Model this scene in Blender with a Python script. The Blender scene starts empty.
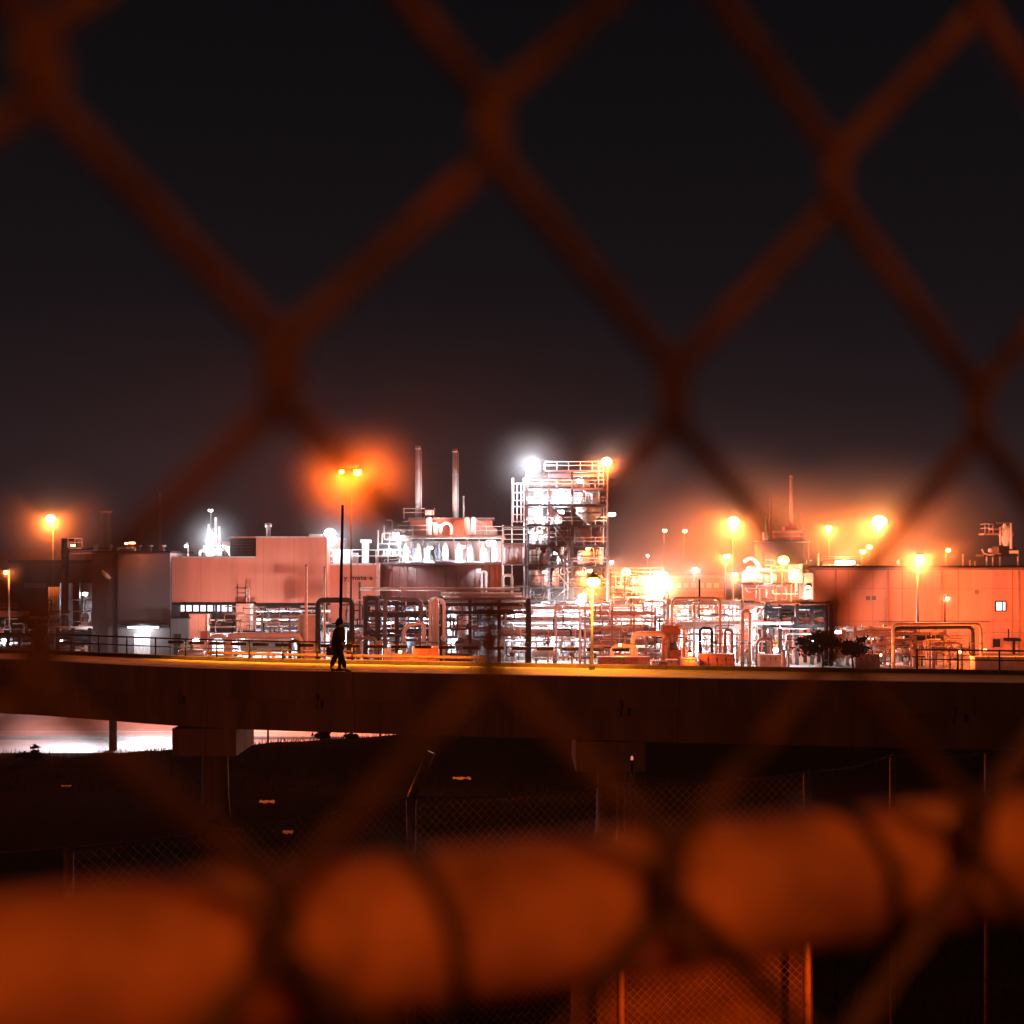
import bpy, math, random
from mathutils import Vector
rng = random.Random(7)
sc = bpy.context.scene
COL = sc.collection
F = 1400.0; CZ = 9.5; HY = 560.0
ORANGE = (1.0, .165, .024); DEEP = (1.0, .115, .006); WARM = (1.0, .42, .16); WHITE = (.86, .93, 1.0); PINK = (1.0, .42, .33); AMBER = (1.0, .30, .02)
GAIN = 1.0

def W(px, py, Y):
    return Vector(((px-512)/F*Y, Y, CZ-(py-HY)/F*Y))
def WX(px, Y): return (px-512)/F*Y
def WZ(py, Y): return CZ-(py-HY)/F*Y

# ------------------------------------------------------------------ materials
MATS = {}
def mat(name, col, rough=.6, metal=0., ns=1.2, na=.25, bump=.15, streak=False, seams=None, rust=0.):
    m = bpy.data.materials.new(name); m.use_nodes = True
    nt = m.node_tree; N = nt.nodes; L = nt.links
    b = N['Principled BSDF']
    b.inputs['Roughness'].default_value = rough; b.inputs['Metallic'].default_value = metal
    tc = N.new('ShaderNodeTexCoord'); mp = N.new('ShaderNodeMapping')
    L.new(tc.outputs['Object'], mp.inputs['Vector'])
    if streak: mp.inputs['Scale'].default_value = (1, 1, .12)
    n = N.new('ShaderNodeTexNoise'); n.inputs['Scale'].default_value = ns; n.inputs['Detail'].default_value = 8; n.inputs['Roughness'].default_value = .65
    L.new(mp.outputs[0], n.inputs['Vector'])
    r = N.new('ShaderNodeValToRGB')
    r.color_ramp.elements[0].position = .3; r.color_ramp.elements[1].position = .72
    r.color_ramp.elements[0].color = (*[c*(1-na) for c in col], 1)
    r.color_ramp.elements[1].color = (*[min(1, c*(1+na*.6)) for c in col], 1)
    L.new(n.outputs['Fac'], r.inputs['Fac'])
    out = r.outputs['Color']
    if rust:
        n2 = N.new('ShaderNodeTexNoise'); n2.inputs['Scale'].default_value = ns*2.3; n2.inputs['Detail'].default_value = 10
        L.new(mp.outputs[0], n2.inputs['Vector'])
        r2 = N.new('ShaderNodeValToRGB'); r2.color_ramp.elements[0].position = .62-rust*.2; r2.color_ramp.elements[1].position = .72
        L.new(n2.outputs['Fac'], r2.inputs['Fac'])
        mx = N.new('ShaderNodeMixRGB'); mx.inputs[2].default_value = (.16, .055, .02, 1)
        L.new(r2.outputs['Color'], mx.inputs[0]); L.new(out, mx.inputs[1]); out = mx.outputs[0]
    if seams:
        bt = N.new('ShaderNodeTexBrick'); bt.offset = 0
        bt.inputs['Scale'].default_value = 1; bt.inputs['Brick Width'].default_value = seams[0]; bt.inputs['Row Height'].default_value = seams[1]
        bt.inputs['Mortar Size'].default_value = .018; bt.inputs['Color1'].default_value = (1, 1, 1, 1); bt.inputs['Color2'].default_value = (.88, .88, .88, 1); bt.inputs['Mortar'].default_value = (.45, .45, .45, 1)
        mp2 = N.new('ShaderNodeMapping'); mp2.inputs['Rotation'].default_value = (math.radians(90), 0, 0)
        L.new(tc.outputs['Object'], mp2.inputs['Vector']); L.new(mp2.outputs[0], bt.inputs['Vector'])
        mm = N.new('ShaderNodeMixRGB'); mm.blend_type = 'MULTIPLY'; mm.inputs[0].default_value = 1
        L.new(out, mm.inputs[1]); L.new(bt.outputs['Color'], mm.inputs[2]); out = mm.outputs[0]
    L.new(out, b.inputs['Base Color'])
    bp = N.new('ShaderNodeBump'); bp.inputs['Strength'].default_value = bump; bp.inputs['Distance'].default_value = .03
    L.new(n.outputs['Fac'], bp.inputs['Height']); L.new(bp.outputs[0], b.inputs['Normal'])
    if name in ('soil', 'leaf_dark', 'earth_wall', 'bark', 'hill', 'trim_dark', 'cloth_dark', 'hair'): b.inputs['Specular IOR Level'].default_value = 0
    if name in ('pipe_dark', 'steel_dark', 'pipe_grey', 'fence_wire', 'fence_pipe', 'bridge_concrete'): b.inputs['Specular IOR Level'].default_value = .2
    MATS[name] = m; return m
def emis(name, col, s):
    m = bpy.data.materials.new(name); m.use_nodes = True; nt = m.node_tree
    b = nt.nodes['Principled BSDF']; b.inputs['Base Color'].default_value = (.6, .6, .6, 1)
    b.inputs['Emission Color'].default_value = (*col, 1); b.inputs['Emission Strength'].default_value = s
    n = nt.nodes.new('ShaderNodeTexNoise'); n.inputs['Scale'].default_value = 3
    mr = nt.nodes.new('ShaderNodeMapRange'); mr.inputs['To Min'].default_value = s*.55; mr.inputs['To Max'].default_value = s*1.4
    nt.links.new(n.outputs['Fac'], mr.inputs['Value']); nt.links.new(mr.outputs[0], b.inputs['Emission Strength'])
    MATS[name] = m; return m

mat('wall_pale', (.66, .33, .22), .8, 0, .35, .3, .1, True, (6.1, 3.3))
mat('wall_salmon', (.62, .18, .105), .8, 0, .35, .28, .1, True, (3.0, 30))
mat('wall_grey', (.065, .048, .048), .8, 0, .4, .2, .1, True, (2.9, 60))
mat('wall_dark', (.05, .04, .042), .8, 0, .6, .3, .1, True)
mat('wall_brown', (.14, .09, .085), .8, 0, .6, .3, .1, True, (1.1, 40))
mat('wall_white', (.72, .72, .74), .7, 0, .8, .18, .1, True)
mat('tank_skin', (.20, .075, .065), .55, 0, .5, .3, .08, True)
mat('tank_rust', (.30, .16, .10), .7, 0, .4, .3, .08, True)
mat('trim_dark', (.012, .010, .011), .6)
mat('steel_dark', (.018, .015, .017), .6, 0, 3, .3, .1, rust=.3)
mat('lamp_steel', (.10, .09, .09), .5, .2, 3, .3, .1)
mat('steel_mid', (.16, .14, .145), .5, .3, 3, .3, .1, rust=.4)
mat('steel_pale', (.48, .44, .43), .45, .25, 2, .25, .1, True, rust=.15)
mat('galvanised', (.55, .56, .58), .4, .4, 4, .25, .1, True)
mat('pipe_white', (.74, .74, .76), .4, 0, 2, .18, .05, True)
mat('pipe_grey', (.13, .14, .17), .55, 0, 2, .25, .05)
mat('pipe_dark', (.016, .018, .024), .65, 0, 2, .3, .05)
mat('pipe_rust', (.42, .22, .17), .5, 0, 2, .3, .08, rust=.3)
mat('pipe_cream', (.66, .52, .42), .5, 0, 2, .2, .05)
mat('orange_paint', (.85, .36, .05), .5, 0, 2, .25, .05)
mat('machine_paint', (.32, .11, .04), .5, 0, 2, .4, .1, rust=.6)
mat('concrete', (.30, .28, .26), .9, 0, .5, .3, .3)
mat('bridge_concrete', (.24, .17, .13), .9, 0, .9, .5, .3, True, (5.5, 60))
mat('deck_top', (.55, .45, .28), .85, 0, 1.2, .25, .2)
mat('yard', (.20, .17, .15), .85, 0, .25, .45, .2)
mat('road_pale', (.42, .41, .42), .7, 0, .3, .35, .2)
mat('paint_white', (.8, .8, .8), .6, 0, 3, .3, .1)
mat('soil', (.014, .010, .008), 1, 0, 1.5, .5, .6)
mat('earth_wall', (.11, .07, .05), 1, 0, 2.5, .6, .8)
mat('leaf_dark', (.010, .012, .007), .7, 0, 3, .4, .1)
mat('bark', (.06, .045, .035), .9, 0, 5, .4, .4)
mat('fence_wire', (.125, .062, .048), .9, 0, 15, .95, .15, rust=.2)
mat('fence_pipe', (.52, .20, .09), .7, 0, 17, .6, .12, rust=.35)
mat('fence_far', (.40, .24, .17), .5, .3, 8, .3, .1, rust=.4)
mat('cloth_dark', (.035, .025, .028), .9, 0, 20, .3, .2)
mat('cloth_red', (.20, .05, .045), .9, 0, 20, .3, .2)
mat('skin', (.35, .20, .15), .6, 0, 20, .1, .05)
mat('hair', (.012, .01, .01), .7, 0, 60, .3, .2)
mat('leather', (.02, .018, .012), .5, 0, 20, .3, .2)
mat('paper', (.75, .75, .75), .8, 0, 10, .1, .1)
mat('hill', (.012, .012, .012), 1, 0, .02, .4, .1)
emis('bulb_orange', (1, .42, .10), 45); emis('bulb_deep', (1, .42, .05), 50); emis('bulb_warm', (1, .7, .4), 45)
emis('bulb_white', (.88, .94, 1), 45); emis('bulb_pink', (1, .55, .45), 16); emis('window_white', (.85, .9, 1), 1.5)
emis('window_warm', (1, .42, .2), .5); emis('marker', (1, .3, .18), .7)

# ------------------------------------------------------------------ mesh builder
class MB:
    def __init__(s): s.v = []; s.f = []; s.sm = []
    def box(s, x0, x1, y0, y1, z0, z1, smooth=False):
        i = len(s.v)
        s.v += [(x, y, z) for z in (z0, z1) for y in (y0, y1) for x in (x0, x1)]
        for q in ((0,2,3,1),(4,5,7,6),(0,1,5,4),(2,6,7,3),(0,4,6,2),(1,3,7,5)): s.f.append(tuple(i+a for a in q)); s.sm.append(False)
        return s
    def rings(s, rs, cap=True, smooth=True):
        n = len(rs[0]); i = len(s.v)
        for r in rs: s.v += [tuple(p) for p in r]
        for k in range(len(rs)-1):
            for j in range(n):
                a = i+k*n+j; b = i+k*n+(j+1) % n
                s.f.append((a, b, b+n, a+n)); s.sm.append(smooth)
        if cap:
            s.f.append(tuple(i+j for j in range(n-1, -1, -1))); s.sm.append(False)
            s.f.append(tuple(i+(len(rs)-1)*n+j for j in range(n))); s.sm.append(False)
        return s
    def tube(s, pts, r, n=8):
        pts = [Vector(p) for p in pts]; rs = []; up = None
        for k, p in enumerate(pts):
            if k == 0: t = pts[1]-p
            elif k == len(pts)-1: t = p-pts[k-1]
            else: t = (pts[k+1]-p).normalized()+(p-pts[k-1]).normalized()
            if t.length < 1e-9: t = Vector((0, 0, 1))
            t.normalize()
            if up is None:
                up = Vector((0, 0, 1)) if abs(t.z) < .9 else Vector((0, 1, 0))
            u = t.cross(up)
            if u.length < 1e-4: u = t.cross(Vector((.3, 1, .2)))
            u.normalize(); w = u.cross(t).normalized(); up = w
            rr = r[k] if isinstance(r, (list, tuple)) else r
            rs.append([p+(u*math.cos(2*math.pi*j/n)+w*math.sin(2*math.pi*j/n))*rr for j in range(n)])
        return s.rings(rs)
    def pipe(s, pts, r, fil=None, n=8):
        pts = [Vector(p) for p in pts]; fil = fil if fil is not None else r*3
        out = [pts[0]]
        for k in range(1, len(pts)-1):
            a = pts[k-1]-pts[k]; b = pts[k+1]-pts[k]
            d = min(fil, a.length*.45, b.length*.45)
            p0 = pts[k]+a.normalized()*d; p1 = pts[k]+b.normalized()*d
            for t in (0, .25, .5, .75, 1):
                out.append(p0*(1-t)**2+pts[k]*2*t*(1-t)+p1*t*t)
        out.append(pts[-1])
        return s.tube(out, r, n)
    def lathe(s, c, prof, n=24, axis='z'):
        rs = []
        for (r, h) in prof:
            ring = []
            for j in range(n):
                a = 2*math.pi*j/n
                p = (c[0]+r*math.cos(a), c[1]+r*math.sin(a), c[2]+h) if axis == 'z' else (c[0]+h, c[1]+r*math.cos(a), c[2]+r*math.sin(a))
                ring.append(p)
            rs.append(ring)
        return s.rings(rs)
    def ball(s, c, r, n=12, k=8, sz=1):
        return s.lathe(c, [(max(1e-3, r*math.sin(math.pi*i/k)), -r*sz*math.cos(math.pi*i/k)) for i in range(k+1)], n)
    def build(s, name, m, parent=None):
        me = bpy.data.meshes.new(name); me.from_pydata(s.v, [], s.f)
        me.polygons.foreach_set('use_smooth', s.sm); me.update()
        me.materials.append(MATS[m] if isinstance(m, str) else m)
        o = bpy.data.objects.new(name, me); COL.objects.link(o)
        if parent is not None:
            if isinstance(parent, bpy.types.Object):
                o.parent = parent
                o.matrix_parent_inverse = parent_inv(parent)
        return o
def parent_inv(p):
    M = Vector((0, 0, 0)); q = p
    while q is not None: M += q.location+q.matrix_parent_inverse.translation; q = q.parent
    from mathutils import Matrix
    return Matrix.Translation(-M)
def tag(o, label, cat, group=None, kind=None):
    o['label'] = label; o['category'] = cat
    if group: o['group'] = group
    if kind: o['kind'] = kind
    return o
def thing(name, label, cat, loc=(0, 0, 0), group=None):
    o = bpy.data.objects.new(name, None); COL.objects.link(o); o.location = loc; o.empty_display_size = .2
    return tag(o, label, cat, group)
def struct(name, mb, m):
    o = mb.build(name, m); o['kind'] = 'structure'; return o

# ------------------------------------------------------------------ lights
def plight(parent, loc, col, power, radius=.12):
    l = bpy.data.lights.new('lamp_light', 'POINT'); l.color = col; l.energy = power*(1.7 if 'floodlight' in parent.name else 1); l.shadow_soft_size = radius
    o = bpy.data.objects.new('lamp_light', l); COL.objects.link(o); o.location = loc
    o.parent = parent; o.matrix_parent_inverse = parent_inv(parent)
    return o
def lamp(px, py, Y, label, kind='orange', power=3000, r=.28, base=None, style='single', pole_r=.07, name='street_lamp', cat='street lamp', group='orange street lamps around the plant', ppx=None, pm='lamp_steel'):
    p = W(px, py, Y); bz = 0. if base is None else base
    col = {'orange': ORANGE, 'deep': DEEP, 'warm': WARM, 'white': WHITE, 'pink': PINK, 'amber': AMBER}[kind]
    bm = {'orange': 'bulb_orange', 'deep': 'bulb_deep', 'warm': 'bulb_warm', 'white': 'bulb_white', 'pink': 'bulb_pink', 'amber': 'bulb_deep'}[kind]
    bx = p.x if ppx is None else WX(ppx, Y)
    t = thing(name, label, cat, (bx, Y, bz), group)
    MB().tube([(bx, Y, bz), (bx, Y, p.z+.35)], [pole_r*1.4, pole_r*.8]).build('pole', pm, t)
    MB().lathe((bx, Y, bz), [(pole_r*2.6, 0), (pole_r*2.6, .12), (pole_r*1.6, .2)], 12).build('base_plate', 'steel_mid', t)
    heads = [p]
    if style == 'twin':
        heads = [p, W(2*(ppx if ppx else px)-px, py, Y)]
    for h in heads:
        a = MB(); a.pipe([(bx, Y, h.z+.3), (h.x, Y, h.z+.45)] if abs(h.x-bx) > .1 else [(bx, Y, h.z+.2), (bx, Y-.8, h.z+.3)], .045)
        a.build('arm', 'steel_mid', t)
        hd = MB(); hd.lathe((h.x, Y-.8, h.z+.12), [(r*.9, 0), (r*.98, .03), (r*.6, .1), (r*.2, .16)], 12)
        hd.build('lamp_head', 'steel_mid', t)
        MB().ball((h.x, Y-.8, h.z-.02), r*(1 if h is p else .6), sz=.75).build('bulb', bm, t)
        plight(t, (h.x, Y-.8, h.z-r*.75-.15), col, power*(1 if h is p else .35))
    return t
def flood(px, py, Y, label, kind='white', power=1500, w=.35, h=.22, mast=.6, shown=True):
    p = W(px, py, Y)
    col = {'orange': ORANGE, 'white': WHITE, 'warm': WARM, 'pink': PINK}[kind]
    t = thing('floodlight', label, 'floodlight', (p.x, Y, p.z-mast), 'work floodlights among the pipework')
    MB().tube([(p.x, Y+.2, p.z-mast), (p.x, Y+.2, p.z)], .04).build('bracket', 'steel_mid', t)
    b = MB(); b.box(p.x-w, p.x+w, Y, Y+.18, p.z-h, p.z+h); b.build('housing', 'steel_mid', t)
    MB().box(p.x-w*.9, p.x+w*.9, Y-.03, Y-.003, p.z-h*.85, p.z+h*.85).build('lens', {'orange': 'bulb_orange', 'white': 'bulb_white', 'warm': 'bulb_warm', 'pink': 'bulb_pink'}[kind], t)
    plight(t, (p.x, Y-.35, p.z-.05), col, power*(.62 if 500 < px < 600 else 1), .15)
    return t

exec_parts = []
# ------------------------------------------------------------------ world
w = bpy.data.worlds.new('World'); sc.world = w; w.use_nodes = True
nt = w.node_tree; N = nt.nodes; L = nt.links
bg = N['Background']
sky = N.new('ShaderNodeTexSky'); sky.sky_type = 'NISHITA'; sky.sun_disc = False
sky.sun_elevation = math.radians(-4); sky.sun_rotation = math.radians(200)
tc = N.new('ShaderNodeTexCoord'); sx = N.new('ShaderNodeSeparateXYZ'); L.new(tc.outputs['Generated'], sx.inputs[0])
rp = N.new('ShaderNodeValToRGB'); cr = rp.color_ramp
cr.elements[0].position = 0; cr.elements[0].color = (.011, .0085, .0115, 1)
cr.elements[1].position = .42; cr.elements[1].color = (.0026, .0027, .0034, 1)
e = cr.elements.new(.10); e.color = (.0078, .0070, .0092, 1)
e = cr.elements.new(.20); e.color = (.0050, .0050, .0064, 1)
L.new(sx.outputs['Z'], rp.inputs['Fac'])
mx = N.new('ShaderNodeMixRGB'); mx.blend_type = 'ADD'; mx.inputs[0].default_value = 1
sc_ = N.new('ShaderNodeMixRGB'); sc_.blend_type = 'MULTIPLY'; sc_.inputs[0].default_value = 1; sc_.inputs[2].default_value = (.02, .02, .02, 1)
L.new(sky.outputs[0], sc_.inputs[1]); L.new(rp.outputs[0], mx.inputs[1]); L.new(sc_.outputs[0], mx.inputs[2]); L.new(mx.outputs[0], bg.inputs['Color'])
bg.inputs['Strength'].default_value = 1.0
moon = bpy.data.lights.new('moon', 'SUN'); moon.energy = .012; moon.color = (.7, .8, 1); moon.angle = math.radians(.5)
mo = bpy.data.objects.new('moon', moon); COL.objects.link(mo); mo.rotation_euler = (math.radians(50), 0, math.radians(200))

# ------------------------------------------------------------------ terrain
def crest(x):
    if x < -20: return .55+.1*math.sin(x)
    if x < -4: return .55+(x+20)/16*1.1
    return min(2.2, 1.65+(x+4)*.1)
def gz(x, y):
    if y < 2: z = 7.9
    elif y < 11: z = 7.9-(y-2)/9*3.2
    elif y < 40: t = (y-11)/29; z = 4.7*(1-t)**1.6
    else: z = 0
    if 52 < y < 69:
        k = math.exp(-((y-63.5)/2.6)**2); k = 0 if abs(y-63.5) > 5.4 else k
        z += crest(x)*k
    if y < 66: z += .07*math.sin(x*1.7+y*.9)*math.sin(y*1.3-x*.6)*(1 if y > 3 else 0)
    return z
ys = [-420, -60, -10, 0, 1, 2]+[2+i*.75 for i in range(1, 13)]+[11+i*1.5 for i in range(1, 20)]+[40, 46, 50, 53, 55, 57, 59, 60, 61, 62, 62.7, 63.5, 64.2, 65, 66, 67, 68, 69, 80, 100, 150, 250, 420]
ys = sorted(set(round(a, 3) for a in ys))
xs = [-420, -150, -80]+[-60+i*1.2 for i in range(0, 101)]+[80, 150, 420]
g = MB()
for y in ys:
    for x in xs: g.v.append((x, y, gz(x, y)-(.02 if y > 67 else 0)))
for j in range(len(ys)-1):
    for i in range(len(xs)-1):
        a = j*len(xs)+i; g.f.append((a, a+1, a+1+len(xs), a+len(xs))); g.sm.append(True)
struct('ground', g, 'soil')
struct('road', MB().box(-70, 60, 69, 92, -.3, -.008), 'road_pale')
struct('yard', MB().box(-75, 75, 93, 200, -.3, -.006), 'yard')
k = MB(); k.box(-70, 60, 92.01, 92.35, -.3, .14); struct('kerb', k, 'concrete')
k = MB(); k.box(-70, 60, 74.2, 74.6, -.1, .12); struct('median_kerb', k, 'concrete')
for i in range(1):
    m_ = MB(); m_.box(-70, 60, 77.4, 77.6, -.1, -.003); struct('road_line', m_, 'paint_white')
h = MB(); pr = [(-420, 0)]+[(-420+i*21, 6+4*math.sin(i*.9)+3*math.sin(i*.37)) for i in range(1, 40)]+[(420, 0)]
for (x, z) in pr: h.v += [(x, 395, z*.5), (x, 412, z*.2), (x, 380, -.5)]
for i in range(len(pr)-1):
    h.f += [(i*3+2, i*3+5, i*3+3, i*3), (i*3, i*3+3, i*3+4, i*3+1)]; h.sm += [True, True]
struct('hills', h, 'hill')

# ------------------------------------------------------------------ footbridge
NE = [(-60, 61.5), (-40, 59), (-28, 56.2)]
for px, Yv in ((0, 54.9), (60, 53.6), (100, 52.4), (150, 51.1), (200, 50.1), (270, 49.2), (340, 48.6), (456, 47.7), (636, 46.3), (816, 45.15), (1024, 44.1)):
    NE.append((WX(px, Yv), Yv))
NE += [(24, 42), (34, 39.6)]
def ylerp(x, T=NE):
    for (a, ya), (b, yb) in zip(T, T[1:]):
        if x <= b: return ya+(yb-ya)*(x-a)/(b-a)
    return T[-1][1]
BX = [-58+i*1.0 for i in range(91)]
def sm_y(x): return sum(ylerp(x+d) for d in (-2, -1, 0, 1, 2))/5
DZ = 5.6; DW = 3.8
def strip(z0, z1, off0, off1):
    m = MB(); n = len(BX)
    for x in BX:
        y = sm_y(x); m.v += [(x, y+off0, z0), (x, y+off0, z1), (x, y+off1, z1), (x, y+off1, z0)]
    for i in range(n-1):
        a = i*4
        for q in range(4): m.f.append((a+q, a+4+q, a+4+(q+1) % 4, a+(q+1) % 4)); m.sm.append(False)
    m.f += [(3, 2, 1, 0), tuple((n-1)*4+q for q in range(4))]; m.sm += [False]*2
    return m
br = thing('footbridge', 'long dark concrete bridge curving across in front of the plant', 'bridge', (0, sm_y(0), 0))
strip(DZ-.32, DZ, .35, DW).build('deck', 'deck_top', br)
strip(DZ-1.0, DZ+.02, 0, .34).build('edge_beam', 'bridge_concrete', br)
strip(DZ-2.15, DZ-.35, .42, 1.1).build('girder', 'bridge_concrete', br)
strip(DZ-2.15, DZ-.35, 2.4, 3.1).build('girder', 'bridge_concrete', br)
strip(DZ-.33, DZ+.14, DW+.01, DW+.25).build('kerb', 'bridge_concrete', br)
for px in (196, 606, 1040, -260):
    Yv = 49; x = WX(px, Yv); yy = sm_y(x)
    pier = MB(); pier.box(x-1.15, x+1.15, yy+.15, yy+3.6, DZ-3.15, DZ-2.16)
    pc = pier.build('pier_cap', 'bridge_concrete', br)
    MB().lathe((x+.1, yy+1.6, -.5), [(.62, 0), (.50, 1.2), (.47, DZ-2.66)], 20).build('pier_column', 'bridge_concrete', br)
for i in range(14):
    x = -38+i*5.2; y = sm_y(x)
    MB().tube([(x, y-.06, DZ-.75), (x, y-.06, DZ-1.3)], .05, 8).build('drain_spout', 'steel_mid', br)
    MB().box(x+2.6, x+2.63, y-.03, y-.004 if False else y+.01, DZ-.99, DZ+.0).build('expansion_joint', 'trim_dark', br)
# railing along the far edge
rl = thing('guard_railing', 'thin dark metal railing along the far edge of the bridge deck', 'railing', (0, sm_y(0)+DW, DZ))
def railbar(z, r, m='steel_mid', x0=-40, x1=-6):
    pts = [(x, sm_y(x)+DW+.13, DZ+z) for x in [x0+i for i in range(int(x1-x0)+1)]]
    MB().tube(pts, r, 6).build('rail', m, rl)
railbar(.80, .035, 'steel_dark'); railbar(.47, .025, 'steel_dark'); railbar(.80, .035, 'steel_mid', 14, 26); railbar(.47, .025, 'steel_mid', 14, 26)
for x in [-40+i*1.36 for i in range(26)]+[14+i*1.33 for i in range(10)]:
    MB().tube([(x, sm_y(x)+DW+.13, DZ+.12), (x, sm_y(x)+DW+.13, DZ+.83)], .032, 6).build('post', 'steel_dark', rl)
bgx = thing('kerb_barrier', 'low rusty orange guard rail just behind the lit bridge deck', 'guard rail', (0, sm_y(0)+DW+.5, 0))
pts = [(x, sm_y(x)+DW+.9, DZ+.25) for x in [-12+i for i in range(12)]]
m = MB(); m.tube(pts, .07, 6); m.build('beam', 'pipe_rust', bgx)
m = strip(DZ-.35, DZ+.16, DW+.75, DW+1.0)
for i in range(5):
    x = -12+i*2.7; MB().box(x, x+.12, sm_y(x)+DW+.85, sm_y(x)+DW+.97, DZ-2.2, DZ+.24).build('post', 'pipe_rust', bgx)
mm = MB()
for i in range(11):
    x = -12+i; y = sm_y(x)+DW+.98; y2 = sm_y(x+1)+DW+.98
    j = len(mm.v); mm.v += [(x, y, DZ-.3), (x+1, y2, DZ-.3), (x+1, y2, DZ+.1), (x, y, DZ+.1), (x, y+.06, DZ-.3), (x+1, y2+.06, DZ-.3), (x+1, y2+.06, DZ+.1), (x, y+.06, DZ+.1)]
    for q in ((0, 1, 2, 3), (5, 4, 7, 6), (3, 2, 6, 7)): mm.f.append(tuple(j+a for a in q)); mm.sm.append(False)
mm.build('panel', 'pipe_rust', bgx)
for px in range(160, 640, 24):  # hooded rail lights, added to give the deck its amber strip
    x = WX(px, 52.3); y = sm_y(x)+DW-.02
    f_ = MB().box(x-.3, x+.3, y-.12, y-.001, DZ+.70, DZ+.74).build('added_light_hood', 'steel_dark', rl)
    MB().box(x-.3, x+.3, y-.135, y-.121, DZ+.63, DZ+.74).build('lip', 'steel_dark', f_)
    MB().box(x-.28, x+.28, y-.1, y-.03, DZ+.69, DZ+.697).build('lens', 'bulb_deep', f_)
    plight(rl, (x, y-.08, DZ+.66), (1.0, .31, .022), 46 if 200 < px < 480 else 20, .03)
# mast behind the walker
mast = thing('mast', 'tall thin black mast rising behind the walking person', 'mast', (*W(339.5, 672, 49.3)[:2], DZ))
a = W(339.5, 672, 49.2); b = W(342.6, 505, 49.2)
MB().tube([(a.x, a.y, DZ), ((a.x+b.x)/2, a.y, (DZ+b.z)/2), (b.x, b.y, b.z)], [.06, .055, .045]).build('shaft', 'trim_dark', mast)
MB().lathe((a.x, a.y, DZ), [(.2, 0), (.2, .05), (.1, .09)], 12).build('base_plate', 'trim_dark', mast)

# ------------------------------------------------------------------ person
def skinned(name, verts, edges, radii, m, parent, sub=1, loc=(0, 0, 0)):
    me = bpy.data.meshes.new(name); me.from_pydata(verts, edges, []); o = bpy.data.objects.new(name+'_tmp', me); COL.objects.link(o)
    sk = o.modifiers.new('s', 'SKIN'); 
    for i, r in enumerate(radii):
        rr = r if isinstance(r, tuple) else (r, r)
        me.skin_vertices[0].data[i].radius = rr
    me.skin_vertices[0].data[0].use_root = True
    if sub: o.modifiers.new('u', 'SUBSURF').levels = sub
    dg = bpy.context.evaluated_depsgraph_get(); dg.update()
    e = bpy.data.meshes.new_from_object(o.evaluated_get(dg)); e.name = name
    bpy.data.objects.remove(o)
    e.materials.clear(); e.materials.append(MATS[m])
    for p in e.polygons: p.use_smooth = True
    n = bpy.data.objects.new(name, e); COL.objects.link(n)
    if parent: n.parent = parent
    n.location = loc
    return n
pl = W(338.5, 672, 48.95)
per = thing('person', 'person walking across the bridge in dark clothes with a long jacket', 'person', (pl.x, pl.y, DZ+.005))
def add_skin_layer(me):
    if not me.skin_vertices: pass
V = [(0, 0, .93), (0, 0, 1.12), (.02, 0, 1.36), (.03, 0, 1.47), (.045, 0, 1.53), (.06, -.0, 1.60), (.05, 0, 1.69),
     (.0, -.1, .88), (.14, -.10, .50), (.27, -.10, .10), (.33, -.10, .04), (.38, -.1, .035),
     (.0, .1, .88), (-.12, .10, .52), (-.29, .10, .14), (-.28, .10, .06), (-.19, .1, .03),
     (.02, -.19, 1.38), (.10, -.25, 1.12), (.22, -.24, .93), (.26, -.23, .86),
     (.02, .19, 1.38), (-.10, .25, 1.12), (-.12, .25, .90), (-.12, .25, .82)]
E = [(0, 1), (1, 2), (2, 3), (3, 4), (4, 5), (5, 6), (0, 7), (7, 8), (8, 9), (9, 10), (10, 11), (0, 12), (12, 13), (13, 14), (14, 15), (15, 16), (2, 17), (17, 18), (18, 19), (19, 20), (2, 21), (21, 22), (22, 23), (23, 24)]
R = [.13, .12, .15, .065, .055, .095, .07, .09, .065, .045, .045, .035, .09, .065, .045, .045, .035, .06, .045, .035, .04, .06, .045, .035, .04]
skinned('body', V, E, R, 'skin', per, 1)
skinned('jacket', [(0, 0, .72), (0, 0, .95), (0, 0, 1.15), (.02, 0, 1.38), (.025, 0, 1.44), (.02, -.2, 1.40), (.10, -.26, 1.12), (.21, -.25, .96), (.02, .2, 1.40), (.0, .25, 1.2), (.0, .25, 1.15)],
        [(0, 1), (1, 2), (2, 3), (3, 4), (3, 5), (5, 6), (6, 7), (3, 8), (8, 9), (9, 10)], [(.3, .28), (.27, .26), .23, .22, .105, .11, .095, .08, .11, .095, .08], 'cloth_dark', per, 1)
skinned('sleeve', [(.02, .2, 1.40), (-.04, .275, 1.12), (.10, .27, .95)], [(0, 1), (1, 2)], [.098, .085, .066], 'cloth_red', per, 1)
skinned('trousers', [(0, 0, .95), (0, -.1, .86), (.14, -.10, .50), (.265, -.10, .12), (0, .1, .86), (-.12, .10, .52), (-.285, .10, .16)],
        [(0, 1), (1, 2), (2, 3), (0, 4), (4, 5), (5, 6)], [.18, .135, .1, .08, .135, .1, .08], 'cloth_dark', per, 1)
hm = MB(); hm.ball((.035, 0, 1.645), .115, 14, 10, 1.05); hm.ball((-.02, 0, 1.58), .09, 12, 8, 1.2)
hr = hm.build('hair', 'hair'); hr.parent = per
for nm_, c_, r_ in (('nose', (.165, 0, 1.61), .016), ('eye', (.14, -.035, 1.64), .012), ('eye', (.14, .035, 1.64), .012), ('mouth', (.146, 0, 1.568), .014)):
    fo = MB().ball(c_, r_, 8, 6).build(nm_, 'skin'); fo.parent = per
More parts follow.
